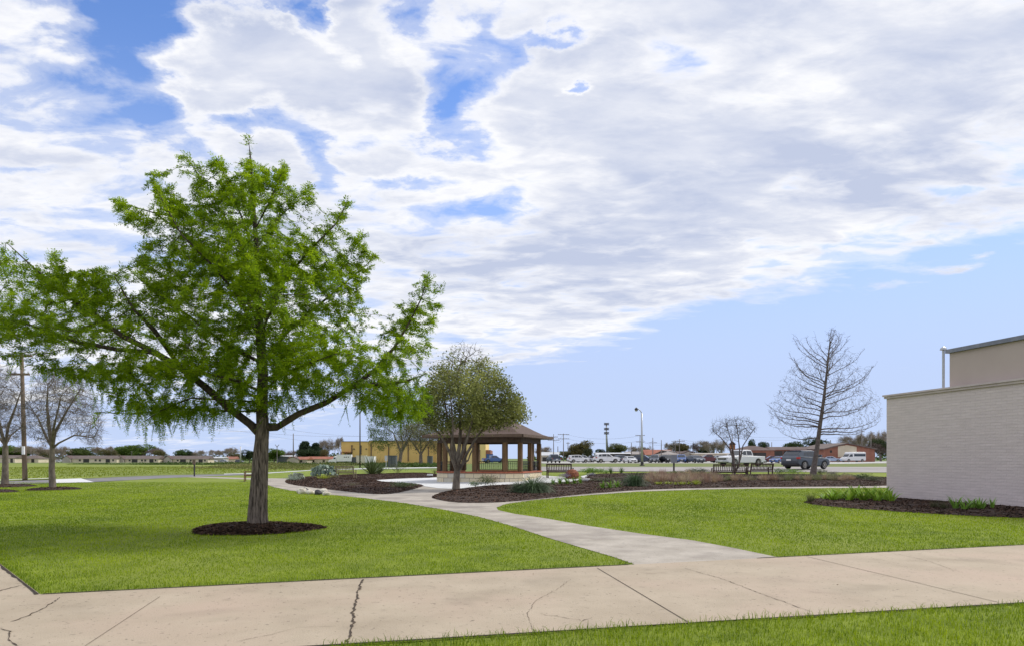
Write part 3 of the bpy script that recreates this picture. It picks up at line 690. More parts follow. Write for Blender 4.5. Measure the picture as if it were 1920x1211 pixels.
def oak():
    base = G(855, 917); Y0 = base[1]
    root = thing('oak_tree', base, 0, 'olive leaved oak with many grey stems standing in front of the gazebo', 'tree')
    sk = Skel(); W = lambda x, y, d=0: at(x, y, Y0+d)
    t = sk.chain([base, W(856, 895), W(857, 882)], [.21, .17, .18], step=.2)
    for pts, r0 in [([(852, 870), (842, 845), (828, 818), (812, 800), (795, 780)], .10), ([(858, 860), (862, 830), (864, 800), (862, 760), (858, 700)], .12),
                    ([(866, 872), (875, 850), (890, 825), (905, 805), (925, 785), (945, 770)], .09), ([(856, 860, .5), (848, 820, .8), (838, 780, 1), (830, 720, 1.2)], .09),
                    ([(862, 862, -.5), (874, 830, -.8), (885, 790, -1), (895, 740, -1.2)], .09), ([(860, 868, .5), (868, 840, .9), (880, 800, 1.2), (915, 760, 1.5)], .07),
                    ([(854, 866, -.4), (846, 840, -.8), (850, 800, -1.2), (845, 750, -1.6)], .07), ([(872, 866), (878, 862), (882, 850, .2), (890, 835, .4)], .05)]:
        sk.chain([W(*p) for p in pts], list(np.linspace(r0, .03, len(pts))), t, step=.25)
    out = [(872, 640), (890, 650), (905, 655), (915, 680), (930, 690), (948, 715), (965, 740), (978, 768), (985, 785), (960, 795), (940, 800), (915, 803), (890, 808), (860, 800), (830, 806), (805, 800), (785, 790), (790, 740), (805, 700), (820, 675), (845, 665), (860, 645)]
    A = poly_attract(out, 4200, 3.3, 85, Y0, 9)
    sk.grow(A, .2, .24, it=120, bias=(0, 0, .08), jit=.2, minidx=6, maxn=5200)
    # bare spring shoots above the crown
    A2 = poly_attract([(868, 632), (885, 640), (908, 645), (930, 680), (960, 720), (985, 770), (990, 790), (960, 770), (900, 690), (870, 680), (840, 680), (825, 660), (850, 640)], 500, 1.8, 40, Y0, 10)
    n1 = len(sk.p); sk.grow(A2, .16, .16, it=30, jit=.2, minidx=6, maxn=6200)
    sk.radii(.006, 2.3, .10); shift(sk, base)
    sk.mesh('branches', M['bark_grey'], root)
    P = np.array(sk.p)
    hz = P[:, 2]/P[:, 2].max(); sk.r = np.where((hz > .58) & (RNG.random(len(P)) < (hz-.58)*2.6), .5, sk.r)
    small_leaves(sk, 'crown', M['oakleaf'], root, .02, 27, .17, .11, .6, 4, .45, -.4)
    print('oak', len(P))
oak()

def tree_from(name, base, out, trunk, limbs, T, dT, seed, label, group=None, natt=1500, step=.3, kill=.3, bark='bark_bare', tip=.007, leaf=None, cat='tree', bias=(0, 0, .1), rtop=.09, maxn=3000, twigs=None):
    Y0 = base[1]; root = thing(name, base, 0, label, cat, group); sk = Skel(); W = lambda x, y, d=0: at(x, y, Y0+d)
    t = sk.chain([base]+[W(*p) for p in trunk[0]], trunk[1], step=step)
    st = len(sk.p)-1
    for pts, r0 in limbs: sk.chain([W(*p) for p in pts], list(np.linspace(r0, tip*2, len(pts))), sk.near(W(*pts[0])) if False else t, step=step)
    A = poly_attract(out, natt, T, dT, Y0, seed)
    sk.grow(A, step, kill, it=120, bias=bias, jit=.2, minidx=max(0, st-1), maxn=maxn)
    sk.radii(tip, 2.3, rtop); shift(sk, base)
    sk.mesh('branches', M[bark], root)
    if twigs:
        P = np.array(sk.p); par = np.array(sk.par); idx = np.where((sk.r < tip*2.2) & (par >= 0))[0]; D = unit(P[idx]-P[par[idx]]); k = np.repeat(np.arange(len(idx)), twigs[0]); n = len(k)
        c = P[idx][k]-D[k]*RNG.uniform(0, step, n)[:, None]; ax = unit(D[k]*.7+RNG.normal(size=(n, 3))*.6+np.array([0, 0, .15])); nr = unit(np.cross(ax, RNG.normal(size=(n, 3))))
        V, Fq = leaf_faces(c, ax, nr, twigs[1]*RNG.uniform(.5, 1.3, n), twigs[2]); npmesh('twigs', V, Fq, M['twigm'], root, np.repeat(RNG.random(n), 4))
    if leaf: small_leaves(sk, 'crown', M[leaf[0]], root, leaf[1], leaf[2], leaf[3], leaf[4], .6, seed, .2, leaf[5] if len(leaf) > 5 else -9)
    return root
# two bare street trees on the left
b = G(99, 917)
tree_from('bare_tree', b, [(60, 720), (85, 690), (120, 685), (150, 700), (180, 745), (195, 790), (190, 835), (160, 835), (120, 800), (100, 835), (60, 830), (52, 790), (45, 750)],
          ([(97, 880), (98, 840)], [.17, .14, .12]), [([(92, 800), (88, 760), (90, 720)], .09), ([(103, 810), (125, 770), (150, 730)], .08), ([(110, 830), (140, 815), (175, 820)], .05), ([(85, 815, .5), (70, 780, .8), (55, 760, 1)], .06), ([(100, 805, -.6), (108, 770, -1), (115, 740, -1.4)], .06)],
          2.4, 50, 21, 'bare grey tree with a round twiggy crown, right of the brown utility pole', 'bare trees on the far left lawn', 2600, .22, .2, tip=.0065, leaf=('bud', .010, 2, .12, .05, .0), maxn=5000, bark='bark_grey', twigs=(5, .42, .012))
b = G(9, 911)
tree_from('bare_tree', b, [(-60, 720), (-20, 690), (20, 690), (45, 720), (60, 770), (55, 820), (30, 830), (0, 815), (-40, 830), (-70, 790)],
          ([(10, 880), (10, 835)], [.2, .16, .14]), [([(0, 800), (-10, 760), (-10, 720)], .09), ([(15, 800), (30, 760), (40, 730)], .08), ([(20, 815, .5), (40, 800, .8)], .06), ([(-5, 815, .5), (-40, 790, 1)], .06)],
          2.6, 50, 22, 'bare grey tree cut by the left edge of the photo, in a mulch ring', 'bare trees on the far left lawn', 2200, .25, .22, tip=.007, leaf=('bud', .010, 1, .12, .05, .3), maxn=4000, bark='bark_grey', twigs=(6, .45, .013))
def mring(px, py, rx, ry):
    c = G(px, py); P = [(c[0]+rx*(1+.05*math.sin(3*a))*math.cos(a), c[1]+ry*math.sin(a)) for a in np.linspace(0, 2*math.pi, 24, endpoint=False)]
    bed('mulch_ring', P, .12, .3, 150, (.02, .05))
mring(100, 917, 1.15, 1.4); mring(9, 911.5, 1.4, 1.6); mring(-10, 922, .9, 1.0)
# forked tree and round budding tree behind the gazebo, left
b = G(748, 871)
tree_from('forked_tree', b, [(690, 790), (700, 765), (740, 750), (790, 745), (830, 755), (835, 790), (815, 815), (790, 830), (760, 812), (735, 835), (712, 845), (690, 830)],
          ([(750, 862), (752, 848)], [.62, .52, .48]), [([(762, 830), (775, 808), (795, 785)], .38), ([(746, 832), (738, 812), (722, 800)], .27), ([(755, 830, 1), (750, 800, 2)], .14)],
          5, 60, 23, 'grey forked tree with thin green leaves, left of the gazebo roof', None, 1400, .55, .5, bark='bark_grey', tip=.016, leaf=('farleaf', .04, 14, .45, .32, -.3), maxn=2600, twigs=(4, 1.1, .035)).children_recursive
for o in bpy.data.objects:
    if o.parent and o.parent.name == 'forked_tree': o.color = (.16, .25, .05, 1)
b = G(790, 874)
tree_from('budding_tree', b, [(755, 800), (775, 790), (810, 790), (838, 800), (835, 835), (820, 850), (800, 838), (780, 845), (765, 835), (745, 850), (742, 820)],
          ([(789, 862), (789, 852)], [.46, .38, .34]), [([(780, 838), (768, 822), (758, 812)], .16), ([(789, 835), (788, 815), (790, 800)], .16), ([(797, 838), (808, 824), (822, 818)], .16)],
          4, 40, 24, 'round budding tree in a mulch ring in front of the tan warehouse', None, 1000, .5, .45, bark='bark_grey', tip=.016, leaf=('bud', .03, 12, .4, .22, -.8), maxn=2000, twigs=(6, 1.0, .035))
mring(790, 874, 3.0, 4.5)
# crape myrtle by the benches
b = G(1377, 894)
tree_from('crape_myrtle', b, [(1330, 800), (1345, 785), (1365, 782), (1390, 780), (1410, 788), (1420, 805), (1405, 825), (1388, 822), (1370, 830), (1350, 822), (1332, 812)],
          ([(1377, 888)], [.12, .10]), [([(1375, 860), (1368, 840), (1352, 820), (1338, 808)], .07), ([(1376, 855), (1372, 830), (1362, 795)], .06), ([(1386, 870), (1387, 845), (1384, 815), (1380, 790)], .06), ([(1388, 860), (1393, 835), (1408, 812), (1416, 800)], .05)],
          1.5, 30, 25, 'small bare crape myrtle with several stems behind the two dark benches', None, 500, .2, .2, bark='bark_bare', tip=.010, leaf=('bud', .013, 2, .08, .06), maxn=1100, rtop=.03, twigs=(4, .40, .014))
def bare_cypress():
    base = G(1524, 893); Y0 = base[1]
    root = thing('bare_cypress', base, 0, 'tall leafless cone shaped cypress leaning right beside the grey car', 'tree')
    sk = Skel(); W = lambda x, y, d=0: at(x, y, Y0+d); m2 = Y0/F
    P = [(1524, 893), (1527, 870), (1532, 840), (1537, 800), (1543, 760), (1549, 710), (1553, 670), (1556, 640), (1557, 621)]
    rad = [.25, .185, .155, .135, .11, .08, .055, .03, .01]
    sk.chain([W(*p) for p in P], rad, step=.18)
    trunk = list(range(len(sk.p))); H0 = W(0, 822)[2]; H1 = W(0, 625)[2]
    r = random.Random(4)
    for i in range(54):
        t = (i+r.random())/54; z = H0+(H1-H0)*t**.92; j = min(trunk, key=lambda q: abs(sk.p[q][2]-z)); q = sk.p[j]
        env = [3.9, 4.1, 3.9, 3.8, 3.6, 3.3, 2.8, 2.0, 1.2, .4]; L = np.interp(t, np.linspace(0, 1, 10), env)*r.uniform(.6, 1.05)*(Y0/47)
        a = r.uniform(0, 6.28) if i % 3 else r.choice([0, math.pi])+r.uniform(-.4, .4)
        dx, dy = math.cos(a), math.sin(a); c = []; up0 = .12+.75*t; n = max(3, int(L/.3)); x = np.array(q); el = up0
        for k in range(n):
            f = k/n; el = up0-.28*math.sin(f*3.14)*(1-t)+.75*f*f; a2 = a+r.uniform(-.3, .3); el += r.uniform(-.18, .18)
            x = x+np.array([math.cos(a2)*math.cos(el), math.sin(a2)*math.cos(el), math.sin(el)])*L/n; c.append(tuple(x))
        r0 = min(.042*(1-.65*t)*(L/4)**.5+.008, .8*sk.hr[j]+.01); rr = list(np.linspace(r0, .008, n)); s0 = len(sk.p)
        sk.chain(c, rr, j, step=.35); nd = list(range(s0, len(sk.p)))
        for q2 in nd[1:]:
            for rep in range(1):
                f = (q2-s0)/len(nd); l2 = (.25+.9*(1-f))*r.uniform(.4, 1)*min(1, L/2.5); sd = r.choice([-1, 1]); aa = a+sd*r.uniform(.5, 1.1); ee = el*.4+r.uniform(-.25, .6)
                y = np.array(sk.p[q2]); c2 = []
                for k in range(3):
                    aa -= sd*.15; ee += .12; y = y+np.array([math.cos(aa)*math.cos(ee), math.sin(aa)*math.cos(ee), math.sin(ee)])*l2/3; c2.append(tuple(y))
                s2 = len(sk.p); sk.chain(c2, [.010, .008, .0065], q2, step=.3)
                if r.random() < .9:
                    for q3 in (s2, s2+1, len(sk.p)-1):
                        if q3 >= len(sk.p): continue
                        y = np.array(sk.p[q3]); v = np.array([r.uniform(-1, 1), r.uniform(-1, 1), r.uniform(-.2, 1)]); v = v/np.linalg.norm(v)*r.uniform(.15, .35)
                        sk.chain([tuple(y+v)], [.006], q3, step=.4)
    out = [(1557, 618), (1566, 632), (1574, 655), (1588, 650), (1600, 662), (1612, 680), (1625, 700), (1634, 730), (1652, 745), (1657, 775), (1645, 795), (1610, 805), (1570, 812), (1520, 812), (1470, 812), (1437, 800), (1440, 780), (1448, 750), (1458, 720), (1470, 700), (1488, 690), (1505, 668), (1515, 650), (1530, 655), (1542, 640), (1550, 625)]
    A = poly_attract(out, 4200, 3.6, 85, Y0, 44); nn0 = len(sk.p)
    sk.grow(A, .2, .2, infl=1.6, it=60, bias=(0, 0, .12), jit=.35, minidx=12, maxn=9000)
    n = len(sk.p); sk.r = np.array(sk.hr); sk.r[nn0:] = .0068; sk.ch = np.zeros(n, int)
    for p in sk.par:
        if p >= 0: sk.ch[p] += 1
    shift(sk, base); sk.mesh('branches', M['bark_bare'], root)
    small = np.where(sk.r < .011)[0]; small = small[RNG.random(len(small)) < .35]; C = np.array(sk.p)[small]; k = len(C)
    V, Fq = leaf_faces(C, unit(RNG.normal(size=(k, 3))), unit(RNG.normal(size=(k, 3))), .07, .04)
    npmesh('crown', V, Fq, M['bark_bare'], root)
    print('bare cyp', n)
bare_cypress()

# far trees: three leafy and three bare kinds, copied
def far_proto(seed, w=1.0, h=1.0, lobes=9, n=6500, trunk=.22, top=False):
    r = np.random.default_rng(seed); root = thing('broad_tree'); C = []
    for i in range(lobes):
        a = r.uniform(0, 6.28); d = r.uniform(0, .3); z = r.uniform(.42, .82); rr = r.uniform(.15, .25)*(1-.35*abs(z-.6))
        if top: z = .25+.65*i/lobes; rr = .24*(1-.75*i/lobes)+.03; d = r.uniform(0, .09)
        C.append((d*math.cos(a), d*math.sin(a), z, rr))
    C = np.array(C); k = r.integers(0, lobes, n); dr = unit(r.normal(size=(n, 3))); q = r.uniform(.5, 1.08, n)[:, None]**.6
    c = C[k, :3]+dr*q*C[k, 3][:, None]*np.array([1.2, 1.2, .9]); nz = snoise(c, 9, seed); ok = nz > -1.0; c = c[ok]; nz = nz[ok]; m = len(c)
    V, Fq = leaf_faces(c, unit(r.normal(size=(m, 3))), unit(r.normal(size=(m, 3))), r.uniform(.03, .06, m), r.uniform(.025, .045, m))
    npmesh('crown', V, Fq, M['farleaf'], root, np.repeat(np.clip(.5+.2*nz+r.normal(size=m)*.2, 0, 1.2), 4))
    mb = MB().tube([(0, 0, -.02), (.01, 0, .25), (0, .01, .6)], [.03, .022, .008], 6)
    for i in range(min(6, lobes)): mb.tube([(0, 0, .25), tuple(C[i, :3]*np.array([.5, .5, .8])+np.array([0, 0, .05])), tuple(C[i, :3])], [.013, .009, .003], 4)
    mb.build('trunk', M['bark_bare'], root); P_ = Proto(root); P_.dim = (np.percentile(c[:, 0], 98)-np.percentile(c[:, 0], 2), np.percentile(c[:, 2], 98.5)); return P_
def bare_proto(seed, spread=.9):
    r = random.Random(seed); root = thing('leafless_tree'); sk = Skel()
    sk.chain([(0, 0, -.02), (0, 0, .25)], [.024, .018], step=.1)
    def rec(j, d, L, rad, dep):
        d = np.array(d)+np.array([r.uniform(-.1, .1), r.uniform(-.1, .1), .05]); d /= np.linalg.norm(d)
        e = sk.chain([tuple(np.array(sk.p[j])+d*L)], [rad], j, step=L/2)
        if dep == 0: return
        for k in range(r.choice([3, 3, 4])):
            v = np.array([r.gauss(0, 1), r.gauss(0, 1), r.gauss(.1, .6)]); v /= np.linalg.norm(v); rec(e, d+v*spread, L*r.uniform(.6, .85), rad*.62, dep-1)
    for k in range(4):
        a = k*1.57+r.uniform(-.5, .5); rec(1+k % 2, (math.cos(a)*.8, math.sin(a)*.8, 1), .2, .012, 4)
    n = len(sk.p); sk.r = np.maximum(np.array(sk.hr), .0030); sk.ch = np.zeros(n, int)
    for p in sk.par:
        if p >= 0: sk.ch[p] += 1
    sk.mesh('branches', M['twig'], root)
    Q = np.array(sk.p)[np.array(sk.hr) < .004]; Q = np.repeat(Q, 8, 0); Q = Q+RNG.normal(size=Q.shape)*.02; m = len(Q)
    V, Fq = leaf_faces(Q, unit(RNG.normal(size=(m, 3))+np.array([0, 0, .6])), unit(RNG.normal(size=(m, 3))), .07, .0045)
    npmesh('crown', V, Fq, M['twigleaf'], root, np.repeat(RNG.random(m), 4))
    P_ = Proto(root); A_ = np.array(sk.p); P_.dim = (np.percentile(A_[:, 0], 98)-np.percentile(A_[:, 0], 2), np.percentile(A_[:, 2], 98.5)); return P_
FT = [far_proto(31), far_proto(32, lobes=12), far_proto(33, lobes=10, top=True), far_proto(34, lobes=6, n=4500)]
BT = [bare_proto(41), bare_proto(42, 1.1), bare_proto(43, .7)]
GRN = (.075, .13, .03); BRT = (.13, .21, .03); DRK = (.045, .075, .025); OLV = (.18, .17, .07); GRY = (.34, .31, .26); PAL = (.17, .19, .08)
def ftree(kind, i, px, ytop, wpx, Y, color, label, name=None, yb=None):
    b = gp(px, Y); h = CH+(HY-ytop)/F*Y-b[2]; w = wpx/F*Y
    P = (FT if kind == 'g' else BT)[i]; o = P.put(b, RNG.uniform(0, 6.28), (w/P.dim[0], w/P.dim[0], h/P.dim[1]), label, 'tree', None, color)
    o.name = name or ('broad_tree' if kind == 'g' else 'leafless_tree'); return o
# (kind, proto, px, ytop, width, distance, colour, label)
for a in [('g', 0, 12, 838, 70, 460, BRT, 'bright green tree behind the leftmost cream house'), ('g', 1, 36, 836, 50, 470, BRT, 'green tree just left of the brown utility pole, behind the houses'),
          ('g', 3, 85, 843, 46, 470, OLV, 'olive tree behind the houses, between pole and bare tree'), ('b', 0, 66, 836, 40, 440, GRY, 'thin leafless tree behind the second cream house'),
          ('b', 1, 112, 838, 30, 440, GRY, 'leafless tree right behind the bare lawn tree trunk'), ('g', 1, 155, 839, 62, 500, (.10, .14, .03), 'broad yellowish green tree behind the first grey gabled house'),
          ('b', 2, 196, 838, 34, 480, GRY, 'grey leafless tree above the long brown roof'), ('g', 3, 205, 843, 36, 470, (.17, .155, .07), 'tan budding tree at the right end of the first long house'),
          ('g', 0, 252, 834, 52, 500, BRT, 'largest bright green round tree behind the second long house'), ('g', 1, 228, 838, 28, 505, GRN, 'dark green tree touching the left of the largest round tree'),
          ('b', 0, 290, 841, 34, 500, (.21, .17, .16), 'leafless tree between the second and third long houses'), ('g', 3, 302, 844, 22, 470, OLV, 'small tan tree in the gap before the third long house'),
          ('g', 1, 345, 843, 30, 520, GRN, 'low green tree above the third house gable'), ('g', 3, 358, 846, 18, 520, DRK, 'low dark tree right of the green one above the third house'),
          ('b', 1, 375, 845, 26, 520, GRY, 'leafless treetop above the third long roof'), ('b', 2, 402, 844, 26, 540, GRY, 'leafless treetop above the right end of the third roof'),
          ('b', 0, 432, 840, 26, 520, GRY, 'leafless tree left of the white steel pole'), ('g', 0, 445, 850, 22, 480, OLV, 'small olive tree at the foot of the white steel pole'),
          ('g', 1, 468, 844, 26, 420, DRK, 'dark green tree just left of the big cypress trunk'), ('g', 0, 514, 842, 30, 380, BRT, 'bright green tree just right of the big cypress trunk'),
          ('g', 2, 573, 828, 26, 330, (.05, .085, .04), 'taller pointed green tree behind the red roofed house'), ('g', 2, 592, 831, 22, 335, (.05, .085, .04), 'shorter pointed green tree right of the tallest pointed one'),
          ('g', 0, 583, 842, 40, 325, (.045, .075, .03), 'low dark green tree at the feet of the pointed trees'), ('g', 3, 608, 843, 24, 320, OLV, 'olive tree between the pointed trees and the warehouse'),
          ('b', 0, 612, 826, 26, 340, GRY, 'rounded leafless tree left of the warehouse'), ('b', 2, 638, 822, 18, 345, GRY, 'narrow leafless tree at the warehouse corner'),
          ('b', 1, 540, 846, 40, 420, (.21, .17, .16), 'low leafless thicket tree behind the flat pale roofs'),
          ('g', 3, 1062, 846, 30, 300, GRN, 'low green tree behind the white shed right of the gazebo'), ('b', 0, 1018, 838, 20, 230, GRY, 'leafless tree in front of the white shed beside the gazebo roof'),
          ('g', 1, 1085, 828, 42, 210, (.14, .125, .035), 'tall olive yellow tree above the smaller white car'), ('g', 3, 1103, 841, 26, 195, (.055, .065, .02), 'dark short tree right of the olive yellow tree'),
          ('g', 0, 1072, 846, 34, 215, OLV, 'low olive tree left of the olive yellow tree'), ('g', 3, 1128, 842, 20, 330, DRK, 'dark low tree left of the light tower foot'),
          ('g', 0, 1154, 833, 34, 330, PAL, 'pale green round tree right of the light tower'), ('b', 1, 1192, 838, 24, 330, GRY, 'leafless tree left of the lamp post'),
          ('b', 0, 1213, 838, 20, 330, GRY, 'leafless tree right of the lamp post behind the red roof'), ('b', 2, 1258, 832, 26, 300, GRY, 'leafless tree above the red tiled roof'),
          ('g', 0, 1278, 831, 30, 300, (.15, .13, .05), 'olive round tree behind the grey hipped roof'), ('b', 1, 1303, 832, 14, 240, (.1, .08, .07), 'slender leafless tree right of the grey hipped roof'),
          ('g', 1, 1322, 835, 26, 320, DRK, 'dark green tree left of the crape myrtle'), ('b', 0, 1332, 827, 34, 310, GRY, 'spreading leafless tree above the dark green tree'),
          ('b', 1, 1350, 828, 24, 315, GRY, 'leafless tree just behind the crape myrtle stems'),
          ('g', 1, 1412, 825, 18, 260, (.05, .085, .03), 'dark green treetop over the left end of the brown roof'), ('g', 3, 1433, 829, 26, 262, (.05, .085, .03), 'flat green treetop over the middle of the brown roof'),
          ('g', 0, 1492, 829, 34, 215, (.05, .09, .02), 'green tree behind the roof of the grey car'), ('g', 1, 1528, 822, 42, 230, (.045, .08, .03), 'dark green tree right behind the bare cypress trunk'),
          ('g', 3, 1540, 840, 20, 205, DRK, 'low dark tree between bare cypress and brick gable'),
          ('b', 0, 1598, 818, 34, 260, GRY, 'leafless tree above the brick gable roof'), ('b', 2, 1625, 814, 30, 250, GRY, 'leafless tree right of the white shuttle bus'),
          ('b', 1, 1650, 812, 34, 240, GRY, 'leafless tree nearest the pale brick wall'), ('g', 0, 1652, 824, 30, 220, (.06, .085, .03), 'green tree beside the pale brick wall corner'),
          ('b', 0, 1640, 832, 30, 215, (.1, .08, .07), 'low leafless tree on the lawn behind the shuttle bus')]:
    ftree(*a)

def thicket(name, pts, h, dens, m, size, wid, seed=1):
    r = np.random.default_rng(seed); C = []
    for i in range(len(pts)-1):
        a, b = np.array(pts[i]), np.array(pts[i+1]); L = np.linalg.norm(b-a); n = int(L*dens); t = r.random(n)[:, None]
        q = a+(b-a)*t; q[:, 1] += r.uniform(-wid, wid, n); s = q[:, 0]*.35; hh = h*(.65+.2*np.sin(s)+.15*np.sin(s*2.7+1)+.1*np.sin(s*6.1))
        C.append(np.column_stack([q, gz(q[:, 0], q[:, 1])+hh*r.random(n)**.7]))
    C = np.concatenate(C); n = len(C); V, Fq = leaf_faces(C, unit(r.normal(size=(n, 3))), unit(r.normal(size=(n, 3))), size*r.uniform(.5, 1.5, n), size*.7*r.uniform(.5, 1.5, n))
    o = npmesh(name, V, Fq, m, None, np.repeat(np.clip(r.normal(.45, .25, n)+.25*np.sin(C[:, 0]*.2), 0, 1.2), 4)); o['kind'] = 'stuff'; return o
thicket('weed_thicket', [gp(135, 235)[:2], gp(260, 225)[:2]], .35, 90, M['weed'], .3, 4, 8)
thicket('weed_thicket', [gp(260, 215)[:2], gp(480, 205)[:2], gp(660, 190)[:2], gp(830, 185)[:2]], .75, 90, M['weed'], .45, 5)
thicket('dry_weeds', [gp(430, 150)[:2], gp(560, 135)[:2], gp(660, 130)[:2]], .9, 110, M['weed2'], .3, 9, 2)
thicket('dry_weeds', [gp(380, 120)[:2], gp(640, 100)[:2]], .4, 90, M['weed2'], .25, 10, 5)
thicket('far_treeline', [gp(-900, 700)[:2], gp(-100, 700)[:2], gp(500, 650)[:2], gp(640, 520)[:2]], 6, 12, M['weed'], 2.4, 15, 3)
thicket('far_treeline', [gp(990, 420)[:2], gp(1300, 420)[:2], gp(1700, 380)[:2], gp(2300, 380)[:2]], 4, 12, M['weed'], 1.8, 15, 4)
thicket('hedge_strip', [gp(820, 130)[:2], gp(690, 150)[:2]], .9, 110, M['weed'], .35, 4, 6)
# tall field grass tufts
def tufts(name, P, n, h, m, seed):
    r = np.random.default_rng(seed); A = np.array(P); x0, y0 = A.min(0)[:2]; x1, y1 = A.max(0)[:2]
    x = r.uniform(x0, x1, n*4); y = r.uniform(y0, y1, n*4); k = inpoly(P, x, y); x, y = x[k][:n], y[k][:n]; n = len(x)
    c = np.column_stack([x, y, gz(x, y)]); d = unit(np.column_stack([r.normal(size=n)*.4, r.normal(size=n)*.4, np.ones(n)])); s = unit(np.column_stack([r.normal(size=n), r.normal(size=n), np.zeros(n)]))
    H = h*r.uniform(.4, 1.3, n)*(1+.4*np.sin(x*.3)*np.sin(y*.23)); V, Fq = leaf_faces(c, d, s, H, .10)
    o = npmesh(name, V, Fq, m, None, np.repeat(np.clip(r.normal(.5, .3, n), 0, 1.3), 4)); o['kind'] = 'stuff'
M['fieldblade'] = leaf_mat('field_blade', (.15, .20, .015), (.27, .32, .03), .3, .6)
tufts('field_grass', px_poly([(-100, 901), (156, 895), (300, 889), (400, 887.4), (590, 879.5), (600, 873), (-100, 876)]), 16000, .13, M['fieldblade'], 8)

# ------------------------------------------------------------------ gazebo
def gazebo():
    th = -R(19); g = thing('gazebo', (-1.52, 48.0, 0), th, 'octagonal gazebo with brown hipped roof, timber posts and pale stone base', 'gazebo')
    b, c = 3.1, .9
    def octo(q, cc): return [(-q+cc, -q), (q-cc, -q), (q, -q+cc), (q, q-cc), (q-cc, q), (-q+cc, q), (-q, q-cc), (-q, -q+cc)]
    o = octo(b, c); i_ = octo(b-.32, c-.13)
    # stone wall ring, open at the back left for the entrance
    mb = MB()
    for k in range(8):
        if k == 5: continue
        a0, a1, b1, b0 = o[k], o[(k+1) % 8], i_[(k+1) % 8], i_[k]
        mb.prism([a0, a1, b1, b0], 0.0, .64)
    w = mb.build('base_wall', M['stone'], g); uvauto(w)
    mb = MB(); o2 = octo(b+.05, c+.02); i2 = octo(b-.37, c-.15)
    for k in range(8):
        if k == 5: continue
        mb.prism([o2[k], o2[(k+1) % 8], i2[(k+1) % 8], i2[k]], .643, .745)
    mb.build('wall_cap', M['cap'], g)
    mb = MB().prism(octo(b-.4, c-.15), .0, .06); mb.build('floor_slab', M['patio'], g)
    q = b-.18; e = 2.15
    posts = [(-e, -q), (0, -q), (e, -q), (q, -e), (q, 0), (q, e), (e, q), (0, q), (-e, q), (-q, e), (-q, 0), (-q, -e)]
    for x, y in posts: MB().box(x-.14, x+.14, y-.14, y+.14, .748, 2.66).build('post', M['post'], g, bevel=.012)
    mb = MB(); ob = octo(q+.10, .75); ib = octo(q-.10, .70)
    for k in range(8): mb.prism([ob[k], ob[(k+1) % 8], ib[(k+1) % 8], ib[k]], 2.665, 2.98)
    mb.build('ring_beam', M['beam'], g)
    # railings
    for (x0, y0), (x1, y1) in [(posts[6], posts[7]), (posts[7], posts[8]), (posts[3], posts[4]), (posts[4], posts[5]), (posts[9], posts[10]), (posts[5], posts[6]), (posts[0], posts[11]), (posts[10], posts[11])]:
        mb = MB(); mb.bar((x0, y0, 1.38), (x1, y1, 1.38), .05); mb.bar((x0, y0, 1.22), (x1, y1, 1.22), .03); mb.bar((x0, y0, .80), (x1, y1, .80), .04)
        n = 13
        for k in range(1, n):
            t = k/n; x, y = x0+(x1-x0)*t, y0+(y1-y0)*t; mb.bar((x, y, .8), (x, y, 1.38), .022)
            if k % 2: mb.lathe([(.055, -.01), (.055, .01)], 8, 'z', (x, y, 1.05))
        mb.build('railing', M['iron'], g)
    # roof: flared hip on a square plan
    s = 3.55; prof = [(s, 3.17), (s*.93, 3.22), (s*.84, 3.33), (s*.70, 3.60), (s*.5, 4.02), (s*.25, 4.55), (.05, 4.97)]
    V = []; Fs = []
    for r_, z in prof: V += [(-r_, -r_, z), (r_, -r_, z), (r_, r_, z), (-r_, r_, z)]
    for k in range(len(prof)-1):
        for j in range(4): Fs.append((k*4+j, k*4+(j+1) % 4, (k+1)*4+(j+1) % 4, (k+1)*4+j))
    Fs.append((24, 25, 26, 27)); MB().add(V, Fs).build('roof', M['groof'], g)
    mb = MB(); t = .05
    for j in range(4):
        a = j*math.pi/2; mb.box(-s-.0+(.03), s-.03, -s-t, -s, 3.0, 3.185, a)
    mb.build('fascia', M['fascia'], g)
    mb = MB()
    so = [(-s+.01, -s+.01), (s-.01, -s+.01), (s-.01, s-.01), (-s+.01, s-.01)]; mb.prism(so, 2.985, 3.02); mb.build('soffit', M['beam'], g)
M['groof'] = mat('gazebo_roofing', (.08, .05, .037), .85, (.115, .074, .056), 6, .15, 60)
gazebo()

